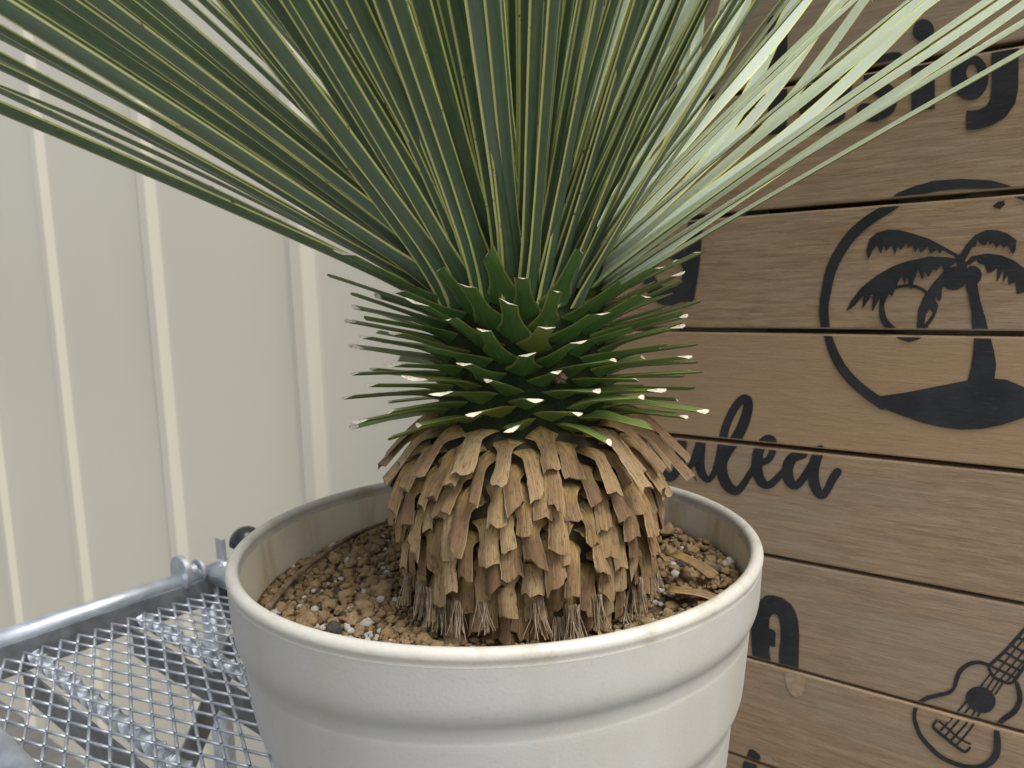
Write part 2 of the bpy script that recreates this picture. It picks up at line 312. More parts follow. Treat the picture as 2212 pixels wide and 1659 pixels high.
# ---------------------------------------------------------------- timber board panel with painted lettering
PZ0, PDZ = .2323*DW, .15259*DW
panel = empty('board_panel', wp(.0, DW, GROUND)); panel.rotation_euler = (0, 0, math.atan2(WV.y, WV.x))
tag(panel, 'weathered brown timber board panel with black painted lettering and pictures', 'wall panel')
PAINT=[
('painted_letter','S',[[(-360.2,198.9),(-364.0,196.5),(-365.1,192.1),(-360.6,154.7),(-358.3,150.0),(-353.9,147.2)],[(-355.2,198.5),(-350.8,195.6),(-348.6,191.0),(-344.1,154.0),(-345.1,149.6),(-348.9,147.1)]]),
('painted_letter','S',[[(-402.6,186.6),(-397.7,183.9),(-392.3,184.1),(-387.9,185.7),(-381.9,188.0),(-376.7,189.5),(-374.8,189.6),(-374.2,188.9),(-371.5,185.9),(-368.7,181.6),(-366.7,177.5),(-365.6,172.8),(-365.3,166.7),(-365.3,160.6),(-365.3,156.1),(-363.6,151.4),(-359.4,148.2)],[(-405.3,191.0),(-404.9,195.7),(-401.2,198.7),(-396.8,200.2),(-390.2,202.7),(-382.0,204.7),(-372.4,204.1),(-364.0,199.2),(-358.3,193.0),(-354.0,186.5),(-350.8,179.7),(-349.1,172.3),(-348.6,164.7),(-348.6,158.2),(-348.6,153.9),(-350.2,149.6),(-354.4,147.5)]]),
('painted_letter','P',[[(-251.7,153.2),(-252.6,147.9),(-255.4,143.3),(-260.0,139.7),(-266.0,137.5),(-272.8,136.9),(-280.1,137.9),(-287.2,140.5),(-293.4,144.4),(-298.4,149.4),(-301.6,155.1),(-302.7,160.9),(-301.6,166.4),(-298.6,171.1),(-293.7,174.6),(-287.5,176.7),(-280.5,177.1),(-273.3,175.9),(-266.4,173.2),(-260.4,169.2),(-255.8,164.3),(-252.8,158.8)],[(-264.4,156.2),(-264.8,153.4),(-265.9,150.9),(-267.7,149.0),(-270.0,147.8),(-272.7,147.3),(-275.5,147.7),(-278.2,148.9),(-280.6,150.9),(-282.5,153.4),(-283.7,156.2),(-284.2,159.2),(-283.8,162.0),(-282.6,164.5),(-280.8,166.4),(-278.4,167.6),(-275.8,168.0),(-272.9,167.6),(-270.3,166.3),(-267.9,164.4),(-266.0,161.9),(-264.9,159.1)]]),
('painted_letter','P',[[(-270.1,247.3),(-251.2,245.7),(-250.1,136.2),(-268.6,135.5)]]),
('painted_letter','S',[[(-224.8,161.7),(-221.4,158.5),(-217.1,157.7),(-214.4,157.9),(-210.5,158.2),(-206.3,158.7),(-202.5,159.4),(-199.5,160.2),(-196.8,161.3),(-194.0,163.1),(-191.5,166.7),(-191.2,171.9),(-192.7,176.3),(-195.2,180.0),(-198.4,183.1),(-201.8,185.2),(-205.5,186.8),(-209.6,187.9),(-213.9,188.3),(-218.1,187.9),(-222.3,186.9),(-226.6,185.3),(-230.6,182.9),(-233.9,179.5),(-236.5,175.7),(-238.4,171.6),(-239.7,167.2),(-240.1,162.6),(-239.7,157.9),(-238.4,153.2),(-236.1,148.7),(-232.9,144.7),(-229.1,141.2),(-224.6,138.3),(-219.0,136.4),(-213.3,136.2),(-208.2,136.9),(-204.1,137.9),(-201.4,138.6),(-197.8,140.8),(-196.6,145.0)],[(-226.0,165.9),(-224.8,169.7),(-221.2,171.5),(-218.6,172.0),(-215.0,172.6),(-211.3,173.3),(-208.6,174.0),(-206.9,174.8),(-205.8,175.4),(-205.6,175.7),(-206.6,174.4),(-206.8,172.0),(-206.5,170.8),(-206.3,170.3),(-206.0,170.0),(-206.4,170.1),(-207.6,170.5),(-208.8,170.7),(-210.1,170.7),(-212.0,170.5),(-214.4,169.9),(-216.6,169.0),(-218.2,168.1),(-219.5,166.8),(-220.9,164.9),(-222.1,162.7),(-222.7,160.9),(-222.8,159.5),(-222.7,158.0),(-222.3,156.8),(-221.9,156.0),(-221.3,155.0),(-220.2,153.9),(-219.0,153.0),(-218.4,152.6),(-216.6,152.4),(-213.0,152.6),(-209.2,153.2),(-206.3,153.5),(-201.7,152.7),(-198.0,149.4)]]),
('painted_letter','S',[[(-149.4,187.3),(-152.6,190.9),(-157.1,192.2),(-159.2,192.2),(-162.6,192.0),(-166.6,191.7),(-170.6,190.7),(-174.0,189.1),(-177.2,187.0),(-180.1,184.0),(-182.1,179.3),(-181.7,173.5),(-179.8,168.9),(-177.6,165.3),(-175.2,161.9),(-172.1,158.5),(-169.0,155.8),(-167.1,154.0),(-166.8,153.7),(-166.9,153.8),(-166.9,153.3),(-167.1,152.7),(-167.2,152.4),(-167.8,151.9),(-169.6,151.0),(-171.9,150.3),(-173.3,150.0),(-173.9,150.1),(-175.0,150.5),(-176.7,151.3),(-178.2,151.9),(-182.8,152.3),(-186.2,149.9)],[(-148.3,182.8),(-149.8,179.0),(-153.5,177.3),(-155.7,177.2),(-158.8,177.0),(-161.6,176.8),(-163.6,176.3),(-165.2,175.4),(-166.9,174.3),(-167.9,173.4),(-167.8,173.8),(-167.8,174.9),(-167.4,174.1),(-166.2,172.2),(-164.9,170.3),(-163.4,168.6),(-160.9,166.4),(-157.6,163.2),(-154.4,158.7),(-152.9,153.6),(-152.7,149.1),(-153.7,145.0),(-155.8,141.2),(-158.9,138.5),(-162.5,136.7),(-166.1,135.5),(-169.9,134.7),(-174.1,135.0),(-177.8,136.1),(-180.2,137.2),(-181.6,137.7),(-185.6,141.0),(-187.2,145.6)]]),
('painted_letter','P',[[(-125.8,203.6),(-126.0,201.0),(-126.9,198.8),(-128.4,197.1),(-130.3,196.1),(-132.6,195.8),(-135.0,196.3),(-137.3,197.5),(-139.4,199.4),(-141.1,201.7),(-142.2,204.4),(-142.6,207.1),(-142.3,209.7),(-141.4,212.0),(-139.9,213.7),(-137.9,214.7),(-135.6,214.9),(-133.3,214.4),(-130.9,213.2),(-128.9,211.3),(-127.3,208.9),(-126.2,206.3)]]),
('painted_letter','P',[[(-143.4,191.2),(-125.1,191.0),(-122.9,138.4),(-141.1,139.1)]]),
('painted_letter','P',[[(-83.1,183.1),(-63.9,183.6),(-63.1,167.3),(-62.4,145.5),(-63.9,133.7),(-70.2,123.7),(-79.8,118.4),(-89.7,116.4),(-98.4,117.4),(-99.0,133.1),(-90.3,132.3),(-84.5,134.7),(-81.7,139.9),(-81.3,153.1)]]),
('painted_letter','P',[[(-83.7,158.0),(-84.0,152.8),(-85.4,148.2),(-87.8,144.6),(-91.0,142.2),(-94.8,141.3),(-98.8,141.9),(-102.7,144.1),(-106.3,147.6),(-109.1,152.2),(-111.0,157.4),(-111.8,163.0),(-111.4,168.2),(-109.9,172.9),(-107.4,176.5),(-104.1,178.7),(-100.3,179.5),(-96.3,178.7),(-92.5,176.5),(-89.0,173.0),(-86.3,168.5),(-84.5,163.3)],[(-92.1,162.8),(-92.2,160.9),(-92.6,159.1),(-93.3,157.8),(-94.2,156.9),(-95.3,156.5),(-96.5,156.7),(-97.6,157.5),(-98.6,158.7),(-99.4,160.4),(-100.0,162.3),(-100.2,164.3),(-100.2,166.2),(-99.8,167.9),(-99.1,169.3),(-98.1,170.2),(-97.0,170.5),(-95.9,170.3),(-94.8,169.6),(-93.7,168.3),(-92.9,166.7),(-92.4,164.8)]]),
('painted_letter','P',[[(-352.8,60.1),(-335.9,59.5),(-337.3,42.5),(-340.0,13.8),(-343.0,-5.5),(-346.5,-25.0),(-350.0,-26.9),(-361.4,-26.8),(-363.5,-23.5),(-362.8,-11.6),(-358.8,8.0),(-358.1,12.6),(-355.6,32.6)]]),
('painted_letter','P',[[(-346.5,2.4),(-347.7,-6.9),(-351.2,-15.5),(-356.8,-22.6),(-364.0,-27.7),(-372.3,-30.4),(-381.0,-30.3),(-389.5,-27.5),(-397.0,-22.1),(-402.8,-14.5),(-406.5,-5.5),(-407.7,4.3),(-406.3,14.0),(-402.5,22.7),(-396.6,29.8),(-389.1,34.6),(-380.7,36.8),(-372.0,36.4),(-363.8,33.3),(-356.7,27.8),(-351.2,20.4),(-347.7,11.8)],[(-358.1,4.1),(-358.8,-0.3),(-360.8,-4.4),(-363.9,-7.7),(-368.0,-10.0),(-372.8,-11.2),(-377.7,-11.1),(-382.5,-9.7),(-386.6,-7.2),(-389.9,-3.6),(-392.0,0.6),(-392.7,5.2),(-391.9,9.7),(-389.8,13.7),(-386.5,17.0),(-382.3,19.3),(-377.5,20.4),(-372.6,20.2),(-368.0,18.7),(-363.9,16.1),(-360.7,12.6),(-358.7,8.5)]]),
('painted_script','S',[[(-399.1,-208.4),(-399.9,-211.5),(-398.6,-214.4),(-396.0,-216.8),(-392.2,-220.5),(-388.0,-224.3),(-384.1,-227.1),(-380.7,-228.7),(-377.0,-229.2),(-373.3,-228.4),(-369.9,-226.5),(-366.9,-223.6),(-364.6,-220.3),(-362.8,-217.4),(-361.7,-215.6),(-360.8,-212.4),(-362.1,-209.7)],[(-396.6,-206.1),(-393.2,-205.4),(-390.3,-206.7),(-387.7,-209.2),(-384.0,-212.7),(-380.2,-216.2),(-377.4,-218.3),(-376.0,-218.9),(-375.8,-219.0),(-375.9,-219.0),(-375.8,-219.0),(-374.9,-218.0),(-373.4,-215.8),(-371.8,-213.2),(-370.6,-211.3),(-367.9,-208.9),(-364.7,-208.4)]]),
('painted_script','S',[[(-361.3,-176.5),(-364.5,-178.3),(-366.2,-181.5),(-366.7,-183.7),(-367.5,-187.0),(-368.2,-190.7),(-368.8,-194.1),(-369.2,-197.1),(-369.4,-200.1),(-369.5,-203.3),(-369.0,-206.7),(-367.3,-209.6),(-365.2,-212.1),(-362.6,-214.2),(-359.3,-215.4),(-355.7,-215.3),(-352.8,-213.9),(-350.4,-212.0),(-348.3,-209.7),(-346.0,-207.2),(-343.8,-204.2),(-341.7,-200.9),(-339.7,-197.5),(-337.9,-193.3),(-336.2,-188.7),(-334.7,-184.6),(-333.6,-181.8),(-333.6,-178.4),(-335.6,-176.0)],[(-357.9,-176.8),(-355.4,-178.9),(-354.8,-182.2),(-355.1,-184.4),(-355.5,-187.6),(-356.0,-191.0),(-356.2,-194.1),(-356.5,-196.8),(-356.7,-199.2),(-356.8,-201.1),(-356.6,-202.5),(-356.6,-204.2),(-356.3,-206.2),(-356.0,-207.6),(-356.3,-208.3),(-356.6,-208.4),(-355.9,-208.2),(-354.6,-207.3),(-353.1,-206.0),(-352.0,-203.9),(-350.9,-201.2),(-349.7,-198.1),(-348.7,-194.9),(-347.4,-191.1),(-346.1,-186.6),(-344.9,-182.5),(-344.2,-179.6),(-342.1,-176.6),(-338.8,-175.3)]]),
('painted_script','S',[[(-340.0,-175.5),(-343.0,-177.4),(-344.4,-180.7),(-344.7,-182.2),(-345.1,-184.4),(-345.5,-187.0),(-345.8,-189.7),(-346.1,-192.5),(-346.4,-195.8),(-346.6,-199.4),(-346.6,-202.9),(-346.1,-206.2),(-345.5,-209.5),(-344.5,-212.6),(-343.3,-215.6),(-341.4,-218.3),(-339.2,-220.6),(-337.0,-222.5),(-334.6,-223.8),(-332.0,-224.5),(-329.2,-224.0),(-327.0,-222.5),(-325.4,-220.8),(-323.7,-218.8),(-321.9,-216.3),(-320.2,-213.3),(-318.5,-209.8),(-316.8,-205.7),(-315.2,-201.0),(-313.7,-196.2),(-312.3,-191.6),(-311.3,-187.2),(-310.5,-183.0),(-309.8,-179.0),(-309.0,-175.0),(-308.3,-171.0),(-307.5,-167.1),(-306.6,-163.2),(-305.5,-159.3),(-303.9,-155.1),(-302.0,-150.6),(-300.0,-146.4),(-298.0,-142.6),(-295.9,-139.3),(-293.8,-136.3),(-291.8,-134.0),(-290.6,-132.8),(-290.3,-132.9),(-290.8,-133.1),(-291.3,-133.0),(-291.7,-132.8),(-291.6,-133.2),(-291.6,-134.8),(-291.8,-137.1),(-292.3,-139.9),(-293.1,-143.1),(-294.3,-147.0),(-295.8,-151.0),(-297.3,-154.9),(-298.7,-158.4),(-300.3,-161.8),(-302.0,-165.2),(-303.7,-168.3),(-305.7,-171.3),(-308.0,-174.4),(-310.5,-177.6),(-312.9,-181.0),(-314.9,-184.3),(-316.7,-187.6),(-318.4,-190.9),(-319.8,-194.3),(-320.7,-197.6),(-321.4,-200.8),(-321.7,-204.0),(-321.6,-207.2),(-321.2,-210.5),(-320.4,-213.8),(-319.5,-216.9),(-318.3,-219.8),(-317.1,-222.5),(-315.6,-225.2),(-313.8,-227.7),(-311.6,-230.0),(-309.0,-231.7),(-306.1,-233.1),(-302.8,-233.9),(-299.2,-233.9),(-295.7,-232.4),(-293.1,-230.3),(-291.3,-228.0),(-289.6,-225.5),(-287.5,-222.3),(-285.4,-218.6),(-283.6,-215.2),(-282.4,-212.8),(-281.8,-210.6),(-282.7,-208.8)],[(-336.7,-175.5),(-334.1,-177.4),(-333.3,-180.6),(-333.3,-182.1),(-333.4,-184.2),(-333.5,-186.7),(-333.6,-189.3),(-333.9,-192.2),(-334.1,-195.3),(-334.3,-198.3),(-334.3,-201.0),(-334.3,-203.6),(-334.1,-206.2),(-333.8,-208.5),(-333.3,-210.5),(-332.7,-212.6),(-331.8,-214.6),(-330.8,-216.4),(-330.2,-217.4),(-330.3,-217.5),(-330.9,-217.7),(-330.8,-217.7),(-329.9,-217.0),(-328.9,-215.6),(-327.7,-213.5),(-326.5,-211.0),(-325.3,-208.0),(-324.3,-204.2),(-323.2,-199.7),(-322.2,-195.0),(-321.3,-190.5),(-320.6,-186.4),(-319.9,-182.4),(-319.3,-178.3),(-318.6,-174.1),(-317.7,-170.0),(-316.7,-165.8),(-315.6,-161.5),(-314.1,-157.0),(-312.3,-152.3),(-310.2,-147.5),(-308.0,-142.9),(-305.7,-138.6),(-303.3,-134.8),(-300.8,-131.2),(-298.2,-128.1),(-295.3,-125.7),(-291.9,-123.9),(-288.2,-123.8),(-284.9,-125.1),(-282.5,-127.7),(-281.4,-130.9),(-281.1,-134.1),(-281.2,-137.5),(-281.7,-141.1),(-282.4,-145.1),(-283.5,-149.5),(-284.8,-154.0),(-286.2,-158.3),(-287.8,-162.3),(-289.6,-166.1),(-291.4,-170.0),(-293.5,-173.7),(-295.8,-177.5),(-298.3,-181.0),(-300.5,-184.1),(-302.3,-186.9),(-304.0,-189.7),(-305.5,-192.4),(-306.7,-194.9),(-307.6,-197.2),(-308.2,-199.2),(-308.6,-201.1),(-308.8,-203.0),(-308.8,-204.9),(-308.6,-207.1),(-308.1,-209.4),(-307.5,-211.8),(-306.8,-214.0),(-305.9,-216.2),(-305.0,-218.1),(-304.0,-219.6),(-303.1,-220.8),(-302.0,-221.9),(-300.6,-222.9),(-299.5,-223.5),(-299.1,-223.7),(-299.2,-224.0),(-298.6,-223.8),(-297.3,-222.8),(-295.7,-221.2),(-293.9,-218.7),(-291.7,-215.3),(-289.7,-212.1),(-288.2,-209.8),(-286.5,-208.2),(-284.4,-207.9)]]),
('painted_script','S',[[(-288.0,-218.1),(-285.9,-217.6),(-284.2,-215.9),(-283.0,-213.7),(-281.4,-210.6),(-279.6,-207.3),(-277.8,-204.7),(-276.0,-202.8),(-274.0,-200.9),(-271.9,-199.2),(-269.9,-197.8),(-268.2,-196.7),(-266.3,-195.8),(-263.9,-194.4),(-261.5,-192.2),(-259.6,-189.4),(-258.1,-186.3),(-257.0,-183.2),(-256.2,-180.0),(-255.8,-176.9),(-255.7,-173.5),(-256.0,-170.3),(-257.2,-167.1),(-260.1,-164.8),(-263.5,-164.1),(-266.9,-164.7),(-270.1,-166.4),(-272.8,-169.0),(-275.1,-172.0),(-277.2,-175.2),(-279.0,-178.5),(-280.2,-181.8),(-281.1,-185.1),(-281.6,-188.3),(-282.0,-191.5),(-282.2,-194.9),(-282.3,-198.6),(-282.2,-202.2),(-281.8,-205.8),(-281.0,-209.0),(-279.9,-212.0),(-278.6,-214.7),(-277.0,-217.1),(-275.1,-219.0),(-273.0,-220.7),(-270.5,-221.9),(-267.5,-222.4),(-264.5,-222.1),(-261.9,-221.0),(-259.7,-219.5),(-257.7,-217.7),(-255.6,-215.5),(-253.5,-213.0),(-251.7,-210.5),(-250.0,-208.3),(-248.2,-206.2),(-246.3,-204.0),(-244.7,-202.1),(-243.6,-200.7),(-242.6,-198.6),(-243.0,-196.4)],[(-289.8,-217.3),(-290.7,-215.4),(-290.3,-213.2),(-289.1,-211.0),(-287.4,-207.7),(-285.3,-204.1),(-283.1,-200.8),(-280.7,-198.1),(-278.3,-195.7),(-275.9,-193.7),(-273.6,-191.8),(-271.1,-190.3),(-269.0,-189.3),(-267.6,-188.6),(-266.8,-187.8),(-265.9,-186.2),(-264.9,-184.0),(-264.1,-181.7),(-263.7,-179.5),(-263.8,-177.4),(-264.1,-175.2),(-264.6,-173.6),(-264.9,-173.4),(-264.4,-173.9),(-264.1,-174.1),(-264.2,-174.2),(-264.4,-174.3),(-265.2,-175.3),(-266.5,-177.4),(-267.8,-179.8),(-268.8,-182.1),(-269.4,-184.1),(-269.9,-186.2),(-270.2,-188.6),(-270.4,-191.3),(-270.6,-194.2),(-270.6,-197.2),(-270.5,-200.1),(-270.3,-202.6),(-269.9,-204.8),(-269.4,-206.8),(-268.7,-208.7),(-268.0,-210.2),(-267.3,-211.6),(-266.6,-212.8),(-266.0,-213.6),(-265.8,-214.0),(-265.6,-214.1),(-264.9,-213.8),(-263.7,-213.1),(-262.3,-212.0),(-260.7,-210.5),(-258.9,-208.5),(-257.0,-206.1),(-255.1,-203.9),(-253.2,-201.7),(-251.3,-199.5),(-249.7,-197.6),(-248.6,-196.2),(-246.6,-195.0),(-244.5,-195.1)]]),
('painted_script','S',[[(-225.4,-178.7),(-227.3,-177.1),(-229.8,-177.1),(-231.7,-177.4),(-234.7,-178.0),(-238.2,-179.0),(-241.7,-180.8),(-244.5,-183.4),(-246.6,-186.2),(-248.2,-189.1),(-249.4,-192.2),(-250.1,-195.5),(-250.5,-198.9),(-250.6,-202.3),(-250.4,-205.6),(-249.5,-208.7),(-248.4,-211.5),(-246.9,-214.1),(-245.1,-216.2),(-242.8,-217.8),(-240.3,-218.7),(-237.5,-218.9),(-234.6,-218.0),(-232.1,-216.4),(-230.2,-214.5),(-228.7,-212.4),(-227.2,-210.0),(-225.4,-207.2),(-223.6,-204.0),(-221.8,-200.7),(-220.0,-197.4),(-218.2,-194.0),(-216.3,-190.5),(-214.6,-187.1),(-213.1,-184.1),(-211.8,-181.5),(-210.7,-179.2),(-210.0,-177.4),(-209.4,-176.1),(-209.1,-173.4),(-210.4,-171.4)],[(-224.9,-181.2),(-225.9,-183.6),(-228.1,-185.2),(-229.9,-186.1),(-232.5,-187.3),(-234.8,-188.5),(-236.1,-189.5),(-236.6,-190.3),(-237.3,-191.5),(-237.9,-192.9),(-238.3,-194.6),(-238.7,-196.4),(-239.0,-198.5),(-239.0,-200.7),(-238.9,-202.6),(-238.7,-204.3),(-238.3,-206.0),(-237.7,-207.5),(-237.3,-208.4),(-237.1,-209.0),(-236.8,-209.4),(-236.7,-209.7),(-236.7,-209.9),(-236.6,-209.9),(-235.9,-209.2),(-234.8,-207.8),(-233.4,-205.9),(-231.8,-203.4),(-230.1,-200.4),(-228.3,-197.2),(-226.5,-193.9),(-224.7,-190.5),(-222.8,-187.1),(-221.1,-183.8),(-219.7,-181.0),(-218.6,-178.6),(-217.8,-176.4),(-217.1,-174.6),(-216.6,-173.3),(-214.9,-171.2),(-212.5,-170.5)]]),
('painted_script','S',[[(-212.5,-169.8),(-215.3,-170.6),(-217.2,-173.1),(-218.4,-175.3),(-219.9,-178.7),(-221.5,-182.5),(-222.9,-186.2),(-223.7,-189.6),(-224.3,-192.9),(-224.6,-196.2),(-224.7,-199.5),(-224.6,-203.0),(-224.2,-206.5),(-223.6,-210.0),(-222.7,-213.3),(-221.3,-216.3),(-219.7,-219.0),(-218.0,-221.3),(-216.1,-223.1),(-214.0,-224.4),(-211.4,-224.9),(-208.7,-224.3),(-206.3,-222.6),(-204.5,-220.5),(-203.2,-218.1),(-202.1,-215.8),(-201.0,-213.4),(-199.8,-211.0),(-198.7,-208.3),(-197.6,-205.9),(-196.6,-203.8),(-195.6,-202.0),(-194.5,-200.1),(-193.4,-198.5),(-192.7,-197.3),(-191.9,-194.5),(-192.7,-192.1)],[(-210.0,-170.7),(-208.5,-173.2),(-208.8,-176.3),(-209.5,-178.6),(-210.5,-182.0),(-211.6,-185.5),(-212.3,-188.6),(-212.9,-191.1),(-213.3,-193.5),(-213.5,-195.9),(-213.6,-198.3),(-213.6,-201.0),(-213.4,-203.8),(-213.0,-206.5),(-212.5,-208.7),(-212.0,-210.8),(-211.2,-212.9),(-210.4,-214.6),(-209.8,-215.7),(-209.6,-216.0),(-210.0,-216.1),(-210.5,-216.4),(-210.7,-216.7),(-210.4,-216.2),(-209.6,-214.8),(-208.6,-212.8),(-207.6,-210.6),(-206.7,-208.3),(-205.8,-205.7),(-204.8,-202.9),(-203.8,-200.3),(-202.5,-197.9),(-201.2,-195.7),(-200.1,-194.0),(-199.3,-192.8),(-197.2,-190.9),(-194.7,-190.7)]]),
('painted_letter','P',[[(-279.1,-410.5),(-280.7,-391.9),(-281.2,-378.0),(-278.3,-359.9),(-273.1,-346.9),(-265.3,-338.9),(-257.5,-336.8),(-247.9,-337.6),(-238.9,-342.2),(-233.8,-350.3),(-231.1,-359.7),(-230.0,-371.5),(-229.9,-391.8),(-229.9,-411.1),(-250.3,-411.3),(-250.5,-397.5),(-249.1,-383.4),(-249.3,-372.5),(-251.0,-362.1),(-252.7,-358.4),(-255.6,-357.1),(-259.2,-359.3),(-261.1,-363.9),(-261.3,-374.3),(-255.7,-375.6),(-254.4,-378.0),(-254.5,-393.8),(-260.7,-394.5),(-260.6,-402.4),(-258.8,-409.9),(-263.1,-410.8)]]),
('painted_letter','P',[[(-281.1,-520.2),(-277.0,-518.7),(-271.8,-520.6),(-268.5,-523.7),(-269.7,-530.2),(-271.2,-535.1),(-286.2,-534.8),(-283.6,-528.3)]]),
('painted_letter','P',[[(-287.2,-536.0),(-282.0,-535.4),(-273.2,-535.9),(-271.1,-544.4),(-271.9,-561.2),(-290.1,-562.9),(-289.2,-546.2)]]),
('painted_palm_emblem','P',[[(-164.8,57.7),(-158.0,64.1),(-149.6,69.8),(-137.1,74.0),(-120.9,77.3),(-101.0,76.6),(-78.0,73.0),(-66.7,68.4),(-59.2,64.3),(-77.7,66.1),(-100.7,68.3),(-116.5,68.0),(-128.6,66.5),(-136.8,64.5),(-145.1,61.6),(-149.2,56.5)]]),
('painted_palm_emblem','S',[[(-147.2,65.8),(-149.6,66.8),(-152.0,66.1),(-153.4,65.0),(-155.3,63.5),(-157.6,61.8),(-160.1,60.1),(-163.0,58.6),(-166.4,56.9),(-170.2,54.9),(-174.2,52.5),(-178.3,49.7),(-182.6,46.4),(-186.9,42.9),(-191.0,39.0),(-194.5,34.8),(-197.7,30.4),(-200.6,25.9),(-203.3,21.4),(-205.6,17.0),(-207.7,12.4),(-209.5,7.8),(-211.1,3.1),(-212.3,-1.7),(-213.2,-6.5),(-213.9,-11.1),(-214.5,-15.3),(-215.1,-19.3),(-215.7,-23.1),(-216.1,-26.9),(-216.4,-30.8),(-216.5,-34.8),(-216.3,-38.7),(-216.1,-42.5),(-215.8,-46.1),(-215.3,-49.8),(-214.7,-53.6),(-214.2,-56.8),(-213.8,-59.0),(-212.5,-61.5),(-210.1,-62.7)],[(-145.7,63.6),(-145.4,61.0),(-146.8,58.8),(-148.1,57.7),(-150.1,56.2),(-152.6,54.3),(-155.4,52.4),(-158.6,50.5),(-162.0,48.7),(-165.4,46.7),(-168.9,44.4),(-172.6,41.7),(-176.6,38.5),(-180.4,35.1),(-183.8,31.7),(-186.8,28.1),(-189.7,24.1),(-192.3,20.0),(-194.7,15.9),(-196.9,11.8),(-198.9,7.8),(-200.6,3.7),(-202.0,-0.3),(-203.2,-4.4),(-204.0,-8.7),(-204.8,-13.0),(-205.5,-17.3),(-206.2,-21.2),(-206.9,-24.8),(-207.4,-28.2),(-207.7,-31.6),(-207.8,-35.0),(-207.7,-38.5),(-207.4,-42.0),(-207.1,-45.3),(-206.7,-48.7),(-206.2,-52.2),(-205.6,-55.3),(-205.3,-57.5),(-205.7,-60.3),(-207.5,-62.2)]]),
('painted_palm_emblem','S',[[(-209.9,-59.2),(-211.2,-61.1),(-211.1,-63.5),(-210.4,-66.2),(-209.3,-70.2),(-207.9,-74.7),(-206.3,-79.1),(-204.5,-83.1),(-202.6,-87.1),(-200.4,-91.0),(-198.1,-94.8),(-195.5,-98.4),(-192.8,-101.7),(-189.9,-105.0),(-186.8,-108.1),(-183.6,-111.2),(-180.2,-114.2),(-176.7,-117.1),(-173.2,-119.9),(-169.3,-122.7),(-165.2,-125.5),(-161.7,-127.8),(-159.2,-129.5),(-156.2,-130.1),(-153.4,-128.6)],[(-207.8,-58.5),(-205.7,-59.1),(-204.3,-61.0),(-203.2,-63.6),(-201.8,-67.4),(-200.2,-71.5),(-198.5,-75.3),(-196.8,-78.9),(-194.9,-82.4),(-192.9,-85.9),(-190.8,-89.2),(-188.5,-92.3),(-186.1,-95.2),(-183.5,-98.1),(-180.7,-101.0),(-177.7,-103.8),(-174.5,-106.5),(-171.2,-109.1),(-167.9,-111.6),(-164.3,-114.0),(-160.3,-116.4),(-156.7,-118.5),(-154.2,-120.0),(-152.2,-122.5),(-151.9,-125.8)]]),
('painted_palm_emblem','S',[[(-63.9,62.3),(-63.1,59.5),(-61.0,57.6),(-57.5,55.9),(-52.6,53.6),(-47.4,50.8),(-42.6,47.6),(-38.2,43.8),(-33.8,39.4),(-29.4,34.5),(-25.4,29.1),(-21.4,22.9),(-17.6,16.1),(-14.0,8.8),(-10.9,1.4),(-8.2,-6.2),(-5.9,-14.1),(-4.0,-22.2),(-2.8,-30.4),(-2.2,-39.3),(-2.2,-48.6),(-2.8,-57.9),(-4.0,-66.4),(-6.0,-74.1),(-8.8,-81.4),(-12.1,-88.5),(-15.5,-95.2),(-19.5,-101.6),(-24.1,-107.9),(-28.5,-113.5),(-31.6,-117.5),(-32.7,-120.2),(-32.2,-123.2)],[(-63.2,64.9),(-61.3,66.4),(-58.8,66.1),(-55.3,64.4),(-50.3,62.0),(-44.6,58.9),(-39.0,55.1),(-34.0,50.8),(-29.1,45.9),(-24.4,40.5),(-19.8,34.4),(-15.5,27.7),(-11.4,20.3),(-7.6,12.5),(-4.3,4.6),(-1.4,-3.6),(1.1,-12.0),(3.1,-20.8),(4.4,-29.9),(5.1,-39.5),(5.1,-49.6),(4.5,-59.5),(3.1,-69.0),(0.9,-77.8),(-2.1,-86.0),(-5.6,-93.6),(-9.3,-100.7),(-13.6,-107.8),(-18.4,-114.5),(-22.9,-120.2),(-25.9,-124.2),(-28.1,-125.6),(-30.5,-125.2)]]),
('painted_palm_emblem','P',[[(-175.2,19.4),(-172.8,29.7),(-166.7,35.0),(-157.2,37.2),(-147.7,36.1),(-135.7,32.1),(-123.1,26.8),(-110.7,18.9),(-99.2,11.2),(-98.3,6.7),(-103.2,10.5),(-112.2,16.3),(-114.5,13.7),(-117.1,17.0),(-121.8,13.6),(-124.5,19.7),(-129.7,14.9),(-132.0,20.0),(-134.3,15.1),(-137.1,22.6),(-139.5,19.5),(-141.8,23.8),(-146.2,18.0),(-148.1,23.2),(-150.8,14.5),(-153.7,23.5),(-158.3,17.6),(-160.3,23.8),(-162.6,15.5),(-166.4,23.7),(-169.8,19.1),(-172.7,11.7),(-174.1,12.7)]]),
('painted_palm_emblem','P',[[(-99.2,11.2),(-94.9,19.9),(-88.2,28.3),(-80.0,31.8),(-71.7,31.2),(-64.1,27.7),(-58.0,22.2),(-58.0,14.5),(-60.0,10.3),(-64.4,18.3),(-66.9,15.8),(-69.0,19.8),(-72.2,16.5),(-74.6,21.4),(-77.2,19.0),(-78.1,23.4),(-80.2,19.1),(-83.3,20.2),(-86.5,23.8),(-87.4,18.2),(-90.1,17.9),(-92.2,12.7),(-95.1,6.6),(-98.3,6.7)]]),
